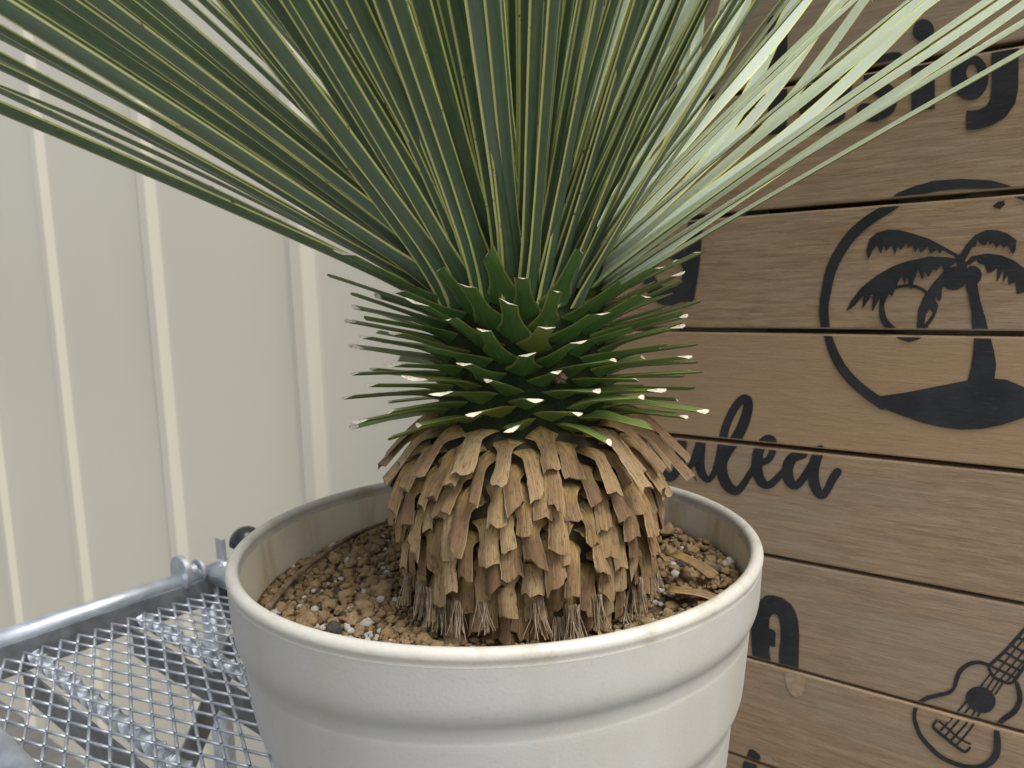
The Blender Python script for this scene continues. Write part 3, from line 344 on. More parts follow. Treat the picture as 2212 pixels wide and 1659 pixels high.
('painted_palm_emblem','P',[[(-191.5,-36.7),(-187.6,-27.5),(-178.8,-15.0),(-166.5,-4.7),(-151.8,4.2),(-139.1,8.4),(-122.6,11.4),(-110.3,10.4),(-101.5,8.6),(-101.4,5.9),(-108.3,-1.0),(-110.6,-2.7),(-112.9,3.7),(-116.4,-1.6),(-118.9,0.3),(-122.7,-6.5),(-126.2,-1.3),(-127.2,-10.0),(-131.3,-0.2),(-136.6,-17.7),(-139.9,-6.4),(-141.8,-12.9),(-144.7,-4.4),(-148.6,-14.6),(-151.8,-23.5),(-155.0,-21.1),(-158.6,-31.6),(-161.5,-22.9),(-168.6,-38.2),(-168.7,-20.9),(-177.3,-35.3),(-176.7,-22.7),(-185.6,-33.3)]]),
('painted_palm_emblem','P',[[(-95.0,3.9),(-90.6,9.9),(-79.1,12.1),(-67.8,9.8),(-58.7,5.1),(-51.7,-1.2),(-43.4,-12.6),(-41.8,-29.8),(-47.3,-21.1),(-55.9,-22.7),(-57.1,-13.1),(-61.8,-14.7),(-63.3,-6.9),(-66.0,-12.9),(-66.4,-3.3),(-70.5,-12.8),(-71.0,-0.5),(-74.3,-3.9),(-77.7,-4.7),(-80.3,2.5),(-84.1,3.5),(-86.6,7.1),(-91.1,2.9)]]),
('painted_palm_emblem','P',[[(-81.8,-6.3),(-82.0,-8.6),(-82.7,-10.7),(-83.8,-12.4),(-85.3,-13.6),(-87.1,-14.3),(-89.0,-14.2),(-90.8,-13.5),(-92.5,-12.2),(-93.8,-10.4),(-94.6,-8.2),(-95.0,-5.9),(-94.8,-3.6),(-94.1,-1.5),(-93.0,0.2),(-91.4,1.4),(-89.6,2.0),(-87.8,1.9),(-85.9,1.2),(-84.3,-0.1),(-83.0,-1.9),(-82.2,-4.0)]]),
('painted_palm_emblem','P',[[(-93.3,-3.7),(-92.5,-6.5),(-92.5,-9.4),(-93.3,-12.3),(-94.9,-14.8),(-97.0,-16.9),(-99.6,-18.2),(-102.5,-18.8),(-105.3,-18.5),(-108.0,-17.4),(-110.1,-15.6),(-111.7,-13.1),(-112.5,-10.3),(-112.5,-7.3),(-111.6,-4.4),(-110.0,-1.9),(-107.8,0.1),(-105.2,1.5),(-102.4,2.0),(-99.5,1.6),(-97.0,0.5),(-94.8,-1.3)]]),
('painted_palm_emblem','S',[[(-101.4,11.8),(-102.6,9.8),(-102.4,7.3),(-99.7,-0.0),(-98.2,-2.0),(-96.1,-2.7)],[(-99.5,12.6),(-97.3,11.8),(-95.9,9.8),(-93.2,2.6),(-93.0,0.0),(-94.2,-1.9)]]),
('painted_palm_emblem','P',[[(-110.7,-1.8),(-119.2,-12.5),(-126.3,-24.4),(-130.1,-35.5),(-131.0,-56.1),(-124.3,-56.0),(-116.5,-42.0),(-114.0,-32.8),(-116.2,-28.2),(-117.6,-23.6),(-113.3,-29.1),(-111.8,-25.5),(-111.7,-17.2),(-105.4,-12.8)],[(-121.3,-35.1),(-117.9,-38.3),(-121.8,-45.3),(-124.6,-49.0),(-123.8,-41.1)]]),
('painted_palm_emblem','S',[[(-149.8,-15.8),(-149.2,-16.4),(-148.3,-16.6),(-146.5,-16.3),(-143.8,-15.8),(-140.9,-15.5),(-138.4,-15.4),(-136.3,-15.7),(-134.2,-16.2),(-132.2,-17.0),(-130.4,-17.8),(-128.5,-18.8),(-126.6,-20.2),(-124.9,-21.5),(-123.8,-22.4),(-122.9,-22.7),(-122.2,-22.3)],[(-150.0,-14.9),(-149.7,-14.0),(-148.9,-13.6),(-147.0,-13.3),(-144.3,-12.9),(-141.2,-12.5),(-138.4,-12.4),(-135.9,-12.8),(-133.6,-13.4),(-131.4,-14.2),(-129.4,-15.1),(-127.3,-16.3),(-125.2,-17.7),(-123.5,-19.1),(-122.3,-20.0),(-121.8,-20.7),(-121.8,-21.6)]]),
('painted_palm_emblem','S',[[(-160.1,-20.8),(-161.2,-21.4),(-161.7,-22.6),(-161.9,-24.3),(-162.3,-26.7),(-162.6,-29.6),(-162.7,-32.4),(-162.8,-35.2),(-162.7,-38.2),(-162.4,-41.1),(-161.8,-44.0),(-160.9,-46.6),(-159.7,-48.9),(-158.3,-51.0),(-156.6,-53.1),(-154.3,-55.1),(-151.8,-57.0),(-149.4,-58.6),(-147.9,-59.6),(-146.3,-60.2),(-144.8,-59.6)],[(-158.9,-21.1),(-158.0,-22.0),(-157.8,-23.3),(-157.9,-25.0),(-158.1,-27.4),(-158.3,-30.1),(-158.3,-32.6),(-158.0,-35.1),(-157.6,-37.6),(-157.1,-40.1),(-156.4,-42.1),(-155.7,-43.8),(-154.8,-45.4),(-153.7,-46.9),(-152.4,-48.3),(-150.7,-50.1),(-148.5,-52.0),(-146.4,-53.7),(-145.0,-55.0),(-144.0,-56.4),(-143.9,-58.2)]]),
('painted_palm_emblem','P',[[(-150.7,-58.5),(-124.2,-58.1),(-128.3,-62.7),(-136.7,-65.7),(-145.4,-63.0)]]),
('painted_palm_emblem','P',[[(-94.4,-12.2),(-85.0,-12.4),(-82.0,-28.5),(-77.6,-42.8),(-74.3,-56.2),(-73.0,-60.7),(-69.8,-72.3),(-67.8,-83.9),(-68.7,-97.5),(-89.2,-100.4),(-86.6,-86.5),(-85.6,-72.7),(-85.4,-60.0),(-87.2,-52.8),(-88.2,-38.3),(-91.6,-22.1)]]),
('painted_palm_emblem','P',[[(-161.4,-117.6),(-135.1,-111.6),(-110.1,-104.4),(-88.5,-98.5),(-68.8,-95.7),(-59.2,-96.5),(-46.9,-102.1),(-25.7,-110.1),(-18.4,-115.7),(-28.6,-123.5),(-45.7,-128.4),(-61.3,-136.1),(-76.5,-141.1),(-92.3,-143.0),(-108.7,-142.2),(-125.6,-138.9),(-143.1,-133.5),(-156.6,-128.6),(-168.6,-120.6),(-175.1,-115.0)]]),
('painted_palm_emblem','P',[[(-76.7,51.4),(-72.8,54.9),(-68.3,55.4),(-67.4,51.9),(-71.0,48.8),(-72.5,49.3)]]),
('painted_guitar','S',[[(-59.4,-357.8),(-59.7,-356.9),(-60.3,-356.4),(-62.4,-356.0),(-65.4,-355.5),(-68.6,-355.5),(-71.8,-356.4),(-75.0,-357.8),(-78.0,-359.8),(-80.7,-362.4),(-83.1,-365.5),(-85.1,-368.8),(-86.5,-372.2),(-87.3,-375.5),(-88.0,-378.6),(-88.4,-381.7),(-88.6,-384.5),(-89.1,-386.9),(-90.0,-389.0),(-91.3,-390.9),(-93.0,-392.8),(-95.7,-394.5),(-99.1,-396.3),(-102.5,-398.2),(-105.7,-400.1),(-109.0,-402.1),(-112.1,-404.5),(-114.9,-407.5),(-117.4,-410.7),(-119.5,-414.4),(-120.8,-418.4),(-121.5,-422.5),(-121.7,-426.3),(-121.5,-429.7),(-120.8,-432.8),(-119.9,-435.9),(-118.7,-439.3),(-117.3,-442.8),(-115.3,-446.3),(-112.8,-449.5),(-109.9,-452.4),(-106.9,-455.1),(-104.1,-457.5),(-101.2,-459.8),(-97.8,-461.6),(-94.0,-462.9),(-89.9,-463.8),(-85.8,-464.3),(-81.6,-464.6),(-77.3,-464.5),(-73.4,-464.2),(-70.0,-463.5),(-66.9,-462.4),(-63.8,-460.8),(-60.7,-458.7),(-57.7,-456.0),(-54.9,-452.8),(-52.6,-449.3),(-50.7,-445.3),(-49.3,-441.1),(-48.7,-436.7),(-48.6,-432.6),(-48.8,-428.6),(-49.3,-424.4),(-50.1,-420.2),(-50.6,-417.4),(-51.3,-416.0),(-52.5,-415.6)],[(-59.7,-358.9),(-60.3,-359.6),(-61.2,-359.8),(-63.2,-359.4),(-66.0,-359.0),(-68.8,-359.1),(-71.4,-360.0),(-74.1,-361.5),(-76.5,-363.3),(-78.6,-365.5),(-80.5,-368.1),(-82.0,-370.7),(-83.0,-373.2),(-83.7,-376.0),(-84.4,-378.8),(-85.0,-381.6),(-85.5,-384.7),(-86.4,-387.8),(-87.6,-390.7),(-89.3,-393.4),(-91.7,-395.9),(-94.8,-398.1),(-98.3,-400.1),(-101.6,-402.1),(-104.7,-404.1),(-107.7,-406.0),(-110.3,-408.2),(-112.7,-410.6),(-114.8,-413.2),(-116.4,-415.9),(-117.4,-418.8),(-118.0,-422.1),(-118.2,-425.2),(-118.0,-427.9),(-117.3,-430.5),(-116.3,-433.3),(-115.2,-436.5),(-113.9,-439.7),(-112.2,-442.8),(-109.9,-445.6),(-107.1,-448.3),(-104.2,-450.8),(-101.5,-453.1),(-98.7,-455.2),(-95.8,-456.8),(-92.3,-458.0),(-88.5,-458.9),(-84.6,-459.5),(-80.6,-459.6),(-76.6,-459.4),(-72.9,-458.8),(-70.0,-458.0),(-67.4,-457.0),(-65.1,-455.5),(-62.7,-453.4),(-60.5,-451.0),(-58.6,-448.5),(-57.1,-445.9),(-55.9,-443.1),(-55.1,-440.4),(-54.6,-437.6),(-54.4,-434.3),(-54.4,-430.7),(-54.5,-426.7),(-54.8,-422.5),(-54.9,-419.5),(-54.7,-417.7),(-53.8,-416.2)]]),
('painted_guitar','S',[[(-53.8,-415.8),(-52.7,-415.7),(-51.8,-414.8),(-50.3,-412.7),(-48.2,-409.6),(-46.0,-406.6),(-43.6,-403.7),(-40.9,-400.5),(-38.4,-396.8),(-36.7,-392.6),(-35.5,-388.5),(-34.8,-384.5),(-34.7,-381.0),(-35.1,-377.9),(-35.7,-375.0),(-36.6,-372.0),(-37.8,-369.1),(-38.6,-367.1),(-39.2,-366.3),(-40.1,-366.3)],[(-54.6,-415.0),(-54.8,-413.7),(-54.3,-412.3),(-53.0,-410.0),(-51.0,-406.7),(-48.8,-403.2),(-46.2,-399.9),(-43.7,-396.9),(-41.9,-394.0),(-40.5,-391.0),(-39.5,-387.7),(-38.8,-384.7),(-38.7,-382.2),(-39.0,-379.8),(-39.5,-377.3),(-40.1,-374.3),(-40.9,-371.3),(-41.4,-369.2),(-41.5,-368.0),(-41.0,-366.9)]]),
('painted_guitar','P',[[(-55.3,-395.6),(-56.8,-399.0),(-59.0,-402.0),(-61.9,-404.2),(-65.1,-405.5),(-68.5,-405.8),(-71.7,-405.0),(-74.4,-403.2),(-76.6,-400.6),(-77.9,-397.4),(-78.2,-393.7),(-77.6,-390.0),(-76.0,-386.5),(-73.7,-383.6),(-70.8,-381.4),(-67.5,-380.2),(-64.2,-380.0),(-61.1,-380.8),(-58.3,-382.6),(-56.3,-385.2),(-55.0,-388.4),(-54.7,-392.0)]]),
('painted_guitar','S',[[(-62.1,-360.5),(-61.3,-360.6),(-60.4,-359.8),(-55.2,-352.3),(-48.5,-341.9),(-42.3,-331.1),(-35.7,-318.9),(-26.6,-302.7),(-19.3,-289.5),(-19.0,-288.5),(-19.3,-287.5)],[(-62.8,-359.9),(-62.9,-358.8),(-62.5,-357.7),(-57.3,-350.2),(-50.6,-339.9),(-44.6,-329.3),(-37.9,-317.1),(-28.8,-300.9),(-21.4,-287.7),(-20.7,-287.0),(-19.9,-286.9)]]),
('painted_guitar','S',[[(-41.2,-366.8),(-40.3,-366.5),(-39.6,-365.6),(-37.3,-360.3),(-32.9,-350.6),(-23.9,-332.3),(-16.0,-316.2),(-15.7,-315.1),(-16.0,-314.1)],[(-41.9,-366.3),(-42.3,-365.4),(-42.1,-364.2),(-39.7,-358.9),(-35.2,-349.1),(-26.2,-330.7),(-18.2,-314.6),(-17.5,-313.8),(-16.7,-313.6)]]),
('painted_guitar','S',[[(-62.6,-358.8),(-62.9,-359.7),(-62.9,-360.6),(-62.1,-362.7),(-60.8,-365.7),(-59.1,-368.3),(-56.9,-369.9),(-54.5,-370.9),(-52.2,-371.5),(-49.7,-372.0),(-47.1,-372.2),(-44.5,-371.7),(-42.4,-369.9),(-40.9,-367.7),(-40.0,-366.1),(-39.7,-365.2),(-39.8,-364.4)],[(-61.9,-358.3),(-61.2,-358.3),(-60.7,-358.9),(-59.9,-360.9),(-58.7,-363.7),(-57.4,-365.9),(-55.7,-367.1),(-53.6,-367.9),(-51.3,-368.5),(-49.0,-369.0),(-46.7,-369.2),(-45.0,-368.9),(-43.8,-367.8),(-42.6,-366.0),(-41.7,-364.5),(-41.0,-363.9),(-40.3,-363.9)]]),
('painted_guitar','S',[[(-59.6,-358.9),(-59.5,-359.6),(-59.0,-360.0),(-41.2,-365.3),(-40.6,-365.2),(-40.2,-364.7)],[(-59.4,-358.2),(-58.8,-357.7),(-58.2,-357.6),(-40.5,-362.8),(-40.1,-363.2),(-39.9,-363.9)]]),
('painted_guitar','S',[[(-55.3,-350.6),(-55.2,-351.3),(-54.8,-351.7),(-38.5,-357.5),(-38.0,-357.4),(-37.5,-356.9)],[(-55.1,-349.9),(-54.6,-349.4),(-54.0,-349.3),(-37.8,-355.1),(-37.3,-355.5),(-37.2,-356.2)]]),
('painted_guitar','S',[[(-50.8,-342.3),(-50.7,-343.0),(-50.3,-343.4),(-34.5,-350.2),(-33.9,-350.2),(-33.4,-349.7)],[(-50.5,-341.6),(-50.0,-341.1),(-49.4,-341.1),(-33.7,-347.9),(-33.2,-348.3),(-33.1,-349.0)]]),
('painted_guitar','S',[[(-46.3,-334.5),(-46.2,-335.2),(-45.8,-335.7),(-30.5,-342.2),(-29.9,-342.1),(-29.4,-341.7)],[(-46.0,-333.8),(-45.5,-333.3),(-44.9,-333.3),(-29.7,-339.8),(-29.2,-340.3),(-29.1,-341.0)]]),
('painted_guitar','S',[[(-41.5,-325.8),(-41.5,-326.5),(-41.0,-327.0),(-26.5,-334.2),(-26.0,-334.2),(-25.5,-333.8)],[(-41.3,-325.1),(-40.7,-324.7),(-40.2,-324.7),(-25.7,-331.9),(-25.3,-332.4),(-25.2,-333.1)]]),
('painted_guitar','S',[[(-57.1,-367.2),(-56.6,-367.1),(-56.3,-366.6),(-33.5,-321.6),(-33.3,-321.0),(-33.5,-320.5)],[(-57.5,-366.9),(-57.6,-366.4),(-57.5,-365.8),(-34.6,-320.7),(-34.3,-320.3),(-33.8,-320.3)]]),
('painted_guitar','S',[[(-52.1,-369.2),(-51.6,-369.1),(-51.2,-368.7),(-30.5,-328.0),(-30.3,-327.4),(-30.5,-326.9)],[(-52.4,-368.9),(-52.6,-368.4),(-52.4,-367.8),(-31.6,-327.2),(-31.2,-326.8),(-30.8,-326.7)]]),
('painted_guitar','S',[[(-46.8,-368.9),(-46.4,-368.8),(-46.0,-368.4),(-27.6,-332.3),(-27.5,-331.8),(-27.6,-331.3)],[(-47.2,-368.7),(-47.3,-368.2),(-47.2,-367.6),(-28.7,-331.5),(-28.4,-331.1),(-27.9,-331.0)]]),
('painted_guitar','S',[[(-67.2,-381.4),(-66.7,-381.3),(-66.4,-380.8),(-59.5,-366.3),(-59.3,-365.7),(-59.5,-365.2)],[(-67.6,-381.2),(-67.7,-380.7),(-67.6,-380.1),(-60.7,-365.5),(-60.3,-365.1),(-59.9,-364.9)]]),
('painted_guitar','S',[[(-62.4,-382.2),(-62.0,-382.0),(-61.6,-381.6),(-56.5,-369.3),(-56.4,-368.7),(-56.6,-368.2)],[(-62.8,-382.0),(-63.0,-381.5),(-62.9,-380.9),(-57.7,-368.6),(-57.4,-368.2),(-56.9,-368.0)]]),
('painted_guitar','S',[[(-58.4,-383.6),(-58.0,-383.4),(-57.6,-383.0),(-52.5,-370.3),(-52.4,-369.7),(-52.6,-369.2)],[(-58.8,-383.4),(-59.0,-383.0),(-58.9,-382.4),(-53.8,-369.7),(-53.5,-369.2),(-53.0,-369.0)]]),
('painted_guitar','S',[[(-55.5,-384.9),(-55.1,-384.8),(-54.7,-384.3),(-49.6,-372.1),(-49.5,-371.5),(-49.7,-371.0)],[(-55.9,-384.7),(-56.1,-384.2),(-56.0,-383.6),(-50.9,-371.4),(-50.6,-371.0),(-50.1,-370.8)]]),
('painted_guitar','S',[[(-77.7,-397.7),(-78.2,-397.9),(-78.6,-398.4),(-81.7,-404.3),(-86.3,-412.8),(-92.4,-423.4),(-97.7,-432.4),(-97.9,-433.1),(-97.8,-433.8)],[(-77.2,-398.0),(-77.1,-398.6),(-77.2,-399.3),(-80.3,-405.3),(-84.9,-413.8),(-91.1,-424.5),(-96.3,-433.5),(-96.8,-434.0),(-97.4,-434.1)]]),
('painted_guitar','S',[[(-73.8,-401.1),(-74.3,-401.2),(-74.8,-401.7),(-79.1,-409.5),(-84.5,-419.5),(-89.7,-429.2),(-93.7,-436.7),(-93.9,-437.4),(-93.7,-438.0)],[(-73.4,-401.3),(-73.2,-401.9),(-73.4,-402.6),(-77.7,-410.5),(-83.1,-420.5),(-88.3,-430.2),(-92.3,-437.6),(-92.8,-438.2),(-93.3,-438.3)]]),
('painted_guitar','S',[[(-70.1,-404.3),(-70.6,-404.5),(-71.0,-405.0),(-74.1,-412.0),(-78.5,-421.2),(-84.2,-431.3),(-89.0,-439.6),(-89.2,-440.3),(-89.1,-440.9)],[(-69.7,-404.6),(-69.5,-405.1),(-69.6,-405.8),(-72.6,-412.8),(-77.1,-422.1),(-82.8,-432.4),(-87.6,-440.7),(-88.1,-441.2),(-88.7,-441.3)]]),
('painted_guitar','S',[[(-66.5,-404.9),(-67.0,-405.2),(-67.4,-405.8),(-70.1,-413.4),(-74.0,-423.3),(-79.5,-434.0),(-84.3,-442.6),(-84.5,-443.3),(-84.4,-443.9)],[(-66.1,-405.1),(-65.8,-405.6),(-65.9,-406.3),(-68.5,-413.9),(-72.5,-424.1),(-78.1,-435.0),(-83.0,-443.6),(-83.4,-444.1),(-84.0,-444.2)]]),
('painted_guitar','S',[[(-100.8,-423.6),(-101.5,-423.8),(-102.1,-424.4),(-103.0,-426.1),(-104.3,-428.6),(-104.9,-431.5),(-104.1,-433.8),(-102.7,-435.2),(-100.9,-436.6),(-98.5,-438.1),(-95.7,-439.7),(-92.9,-441.2),(-90.3,-442.8),(-87.7,-444.5),(-85.1,-445.9),(-82.4,-447.4),(-79.6,-448.8),(-76.8,-449.2),(-74.3,-447.1),(-72.8,-444.3),(-72.0,-442.5),(-71.8,-441.6),(-72.0,-441.0)],[(-100.2,-424.0),(-100.0,-424.7),(-100.2,-425.6),(-101.1,-427.3),(-102.1,-429.3),(-102.3,-430.6),(-101.9,-431.2),(-100.8,-432.1),(-99.1,-433.3),(-96.8,-434.8),(-94.1,-436.4),(-91.3,-438.0),(-88.7,-439.7),(-86.2,-441.3),(-83.6,-442.7),(-80.9,-444.2),(-78.4,-445.5),(-76.7,-445.9),(-75.8,-445.1),(-74.6,-443.1),(-73.7,-441.5),(-73.2,-440.8),(-72.5,-440.6)]]),
('painted_guitar','S',[[(-99.6,-424.7),(-99.6,-425.3),(-99.3,-425.7),(-97.5,-426.6),(-94.6,-428.2),(-90.8,-431.0),(-86.8,-433.9),(-83.7,-435.8),(-80.5,-437.3),(-76.3,-438.5),(-72.9,-439.2),(-72.4,-439.1),(-72.0,-438.7)],[(-99.4,-424.1),(-98.9,-423.7),(-98.4,-423.7),(-96.5,-424.7),(-93.6,-426.3),(-89.8,-429.1),(-85.8,-432.0),(-82.8,-433.9),(-79.8,-435.3),(-75.7,-436.4),(-72.3,-437.2),(-72.0,-437.5),(-71.8,-438.1)]]),
('scraped_patch','P',[[(-242.7,-418.3),(-231.6,-416.9),(-222.3,-418.6),(-222.9,-429.8),(-226.1,-439.1),(-232.0,-442.8),(-238.0,-439.2),(-242.5,-430.3)]]),
('scraped_patch','P',[[(-268.0,-521.4),(-263.7,-520.3),(-257.7,-521.3),(-254.6,-523.4),(-247.2,-524.4),(-242.7,-526.9),(-251.1,-528.0),(-261.1,-528.6),(-267.7,-529.4)]]),
('scraped_patch','P',[[(-102.5,-418.8),(-96.0,-418.2),(-89.1,-419.1),(-91.3,-422.6),(-96.6,-422.6)]])]

SL, SR = -.56, .95
def paint_bm(kind, loops, layer):
    bm = bmesh.new(); base = .0004 + .00005*layer
    if kind == 'P':
        L = [[Vector((x/1000, z/1000, 0)) for x, z in l] for l in loops]
        flat = [v for l in L for v in l]; vs = [bm.verts.new((v.x, -base, v.y)) for v in flat]
        for t in tessellate_polygon(L):
            try: bm.faces.new([vs[i] for i in t])
            except ValueError: pass
    else:
        A, B = loops; m = len(A)
        va = [bm.verts.new((x/1000, -base - .0003*i/m, z/1000)) for i, (x, z) in enumerate(A)]
        vb = [bm.verts.new((x/1000, -base - .0003*i/m, z/1000)) for i, (x, z) in enumerate(B)]
        for i in range(m-1): bm.faces.new((va[i], va[i+1], vb[i+1], vb[i]))
    return bm
rp = random.Random(3)
gaps = [.0048, .0048, .0048, .0045, .0040, .0030, .0030]
def gap(k): return gaps[k] if 0 <= k < len(gaps) else .004
for k in range(-7, 10):                              # board k hangs below joint k-1 ... joint k
    z1 = PZ0 - (k-1)*PDZ - gap(k-1)/2; z0 = PZ0 - k*PDZ + gap(k)/2
    if z0 < GROUND + .02: break
    zc = (z0+z1)/2; hz = (z1-z0)/2; bm = bmesh.new()
    off = rp.uniform(-.0012, .0012)
    box(bm, (0, 0, 0), Vector((1, 0, 0)), Vector((0, 1, 0)), ZV, (SR-SL)/2, .011, hz, bev=.0020)
    b = bmobj('board', bm, M['wood'], panel); b.location = ((SL+SR)/2, .011+off, zc-GROUND)
    if rp.random() < 2: b.rotation_euler = (rp.uniform(-.006, .006), 0, 0)
    groups = {}
    for i, (nm, kind, loops) in enumerate(PAINT):
        zs = [p[1]/1000 for l in loops for p in l]
        if max(zs) < z0+.003 or min(zs) > z1-.003: continue
        pb = paint_bm(kind, loops, i % 14)
        for pz, nrm in ((z1-.0018, 1), (z0+.0018, -1)):
            bmesh.ops.bisect_plane(pb, geom=pb.verts[:]+pb.edges[:]+pb.faces[:], plane_co=(0, 0, pz), plane_no=(0, 0, nrm), clear_outer=True)
        if not pb.faces: pb.free(); continue
        bmesh.ops.translate(pb, verts=pb.verts[:], vec=Vector((-(SL+SR)/2, -.011, -zc)))
        groups.setdefault(nm if nm not in ('painted_letter', 'painted_script', 'scraped_patch') else (nm, i), []).append(pb)
    for key, L in groups.items():
        nm = key if isinstance(key, str) else key[0]
        tot = bmesh.new()
        for pb in L:
            tm = bpy.data.meshes.new('t'); pb.to_mesh(tm); pb.free(); tot.from_mesh(tm); bpy.data.meshes.remove(tm)
        bmobj(nm, tot, M['bare' if nm == 'scraped_patch' else 'paint'], b)
for s0, s1 in ((-.275, -.155), (.30, .42), (.75, .84)):
    bm = bmesh.new(); box(bm, ((s0+s1)/2, .022+.0016+.006, 1.25), Vector((1, 0, 0)), Vector((0, 1, 0)), ZV, (s1-s0)/2, .006, 1.24)
    bmobj('batten', bm, M['backing'], panel)

# ---------------------------------------------------------------- galvanised trolley
CA = radians(50.0)
AV = Vector((cos(CA), sin(CA), 0)); BV = Vector((AV.y, -AV.x, 0))
cart = empty('mesh_trolley', (-.6, 1.0, GROUND))
tag(cart, 'galvanised steel trolley with diamond mesh deck carrying the white pot', 'trolley')
def cp(a, b, z): return AV*a + BV*b + ZV*(z-GROUND)
AL, AR, BL = -.176, .190, 1.16; ZD = -.447
def ctube(name, pts, r, mat='metal', n=16, parent=cart):
    bm = bmesh.new(); tube(bm, [cp(*p) for p in pts], r, n); return bmobj(name, bm, M[mat], parent, True)
ctube('end_rail', [(AL, 0, -.4315), (.262, 0, -.4315)], .0135)
ctube('end_rail', [(AL, BL, -.4315), (AR, BL, -.4315)], .0135)
ctube('side_rail', [(AL, .0136, -.4315), (AL, BL-.0136, -.4315)], .0135)
ctube('side_rail', [(AR, .0136, -.4315), (AR, BL-.0136, -.4315)], .0135)
def cbox(name, c, ha, hb, hz, mat='metal', bev=.0008, parent=cart):
    bm = bmesh.new(); box(bm, cp(*c), AV, BV, ZV, ha, hb, hz, bev); return bmobj(name, bm, M[mat], parent)
cbox('angle_iron', ((AL+.262)/2, .0128, -.455), (.262-AL)/2-.004, .0030, .021, 'shaded')
cbox('angle_iron', ((AL+AR)/2, BL-.016, -.463), (AR-AL)/2-.01, .0025, .017)
for a, b in ((AL, 0), (AR, 0), (AL, BL), (AR, BL)):
    ctube('leg', [(a, b, GROUND+.005), (a, b, -.4455)], .0165, n=18)
post = ctube('post', [(AR+.004, .108, -.4178), (AR+.004, .108, -.362)], .0165, n=18)
bm = bmesh.new(); bmesh.ops.create_uvsphere(bm, u_segments=24, v_segments=14, radius=.0245)
bmesh.ops.bisect_plane(bm, geom=bm.verts[:]+bm.edges[:]+bm.faces[:], plane_co=(0, 0, -.001), plane_no=(0, 0, -1), clear_outer=True)
bmesh.ops.translate(bm, verts=bm.verts[:], vec=cp(AR+.004, .108, -.3635)); bmobj('cap', bm, M['rubber'], post, True)
# hinge discs and tab on the far end rail
def cdisc(name, a, zc, r, th):
    bm = bmesh.new(); tube(bm, [cp(a-th/2, 0, zc), cp(a-th/2+.001, 0, zc), cp(a+th/2-.001, 0, zc), cp(a+th/2, 0, zc)], [r-.001, r, r, r-.001], 28)
    return bmobj(name, bm, M['metal'], cart, False)
cdisc('hinge_disc', .146, -.418, .027, .008)
d2 = cdisc('hinge_bolt', .163, -.421, .011, .010); cdisc('hinge_disc', .173, -.424, .020, .005)
bm = bmesh.new(); box(bm, cp(.212, 0, -.406), AV, BV, ZV, .0032, .011, .024, .002); bmobj('latch_tab', bm, M['metal'], cart)
ctube('weld_collar', [(.205, 0, -.4315), (.212, 0, -.4315), (.219, 0, -.4315)], [.0142, .0175, .0142])
# expanded mesh deck
def mesh_deck():
    import numpy as np
    LW, SW = .0553, .0212; ang = radians(-42.2) ; lx = Vector((cos(ang), sin(ang), 0)); sy = Vector((-lx.y, lx.x, 0))
    vs = []; fs = []
    def inside(p):
        a, b = p.dot(AV), p.dot(BV); return AL+.006 < a < AR-.006 and .012 < b < BL-.012
    def seg(p, q, up):
        d = (q-p).normalized(); side = d.cross(ZV); i0 = len(vs)
        p = p - d*.0012; q = q + d*.0012
        for c, dz in ((p, 0), (q, 0)):
            for k in range(6):
                t = pi*k/3; vs.append(tuple(c + side*(cos(t)*.0019) + ZV*(sin(t)*.0015 + up - 0.447 - GROUND)))
        for k in range(6): fs.append((i0+k, i0+(k+1) % 6, i0+6+(k+1) % 6, i0+6+k))
        fs.append(tuple(i0+k for k in range(5, -1, -1))); fs.append(tuple(i0+6+k for k in range(6)))
    c0 = BV*.25
    for i in range(-40, 60):
        for j in range(-60, 60):
            if (i+j) % 2: continue
            p = c0 + lx*(i*LW/2) + sy*(j*SW/2)
            for dj in (-1, 1):
                q_ = c0 + lx*((i+1)*LW/2) + sy*((j+dj)*SW/2)
                if inside(p) and inside(q_): seg(p, q_, .0004*dj)
    return mesh('mesh_deck', vs, fs, M['metal'], cart)
mesh_deck()
# twisted bars and flat bearers under the deck
for a in (-.0615, .0762, .2139):
    vs = []; fs = []; n = 260; b0, b1 = .018, BL-.018
    for i in range(n+1):
        b = b0 + (b1-b0)*i/n; t = 2*pi*b/.105
        for k in range(4):
            c = t + pi/2*k; vs.append(tuple(cp(a + cos(c)*.0105, b, -.4600 + sin(c)*.0105)))
    for i in range(n):
        for k in range(4): fs.append((i*4+k, i*4+(k+1) % 4, i*4+4+(k+1) % 4, i*4+4+k))
    mesh('twisted_bar', vs, fs, M['metal'], cart, smooth=False)
    cbox('bearer', (a-.016, BL/2, -.488), .0018, BL/2-.02, .021, 'shaded')
# lower frame seen through the deck
for b in (.10, BL-.1):
    bm = bmesh.new(); p, q = cp(AL+.016, b, -1.05), cp(AR-.016, b, -.50); d = (q-p).normalized(); sd_ = d.cross(BV).normalized()
    box(bm, (p+q)/2, d, BV, sd_, (q-p).length/2, .0022, .016); bmobj('brace', bm, M['shaded'], cart)
for a in (AL, AR): ctube('lower_rail', [(a, .017, -1.02), (a, BL-.017, -1.02)], .012)
for b in (0, BL): ctube('lower_rail', [(AL+.017, b, -1.02), (AR-.017, b, -1.02)], .012)
for i, (a, m_) in enumerate(((-.12, 'white'), (-.045, 'board'), (.03, 'white'), (.105, 'board'), (.18, 'white'))):
    cbox('lower_slat', (a, .62, -1.0015), .032, .45, .006, m_)

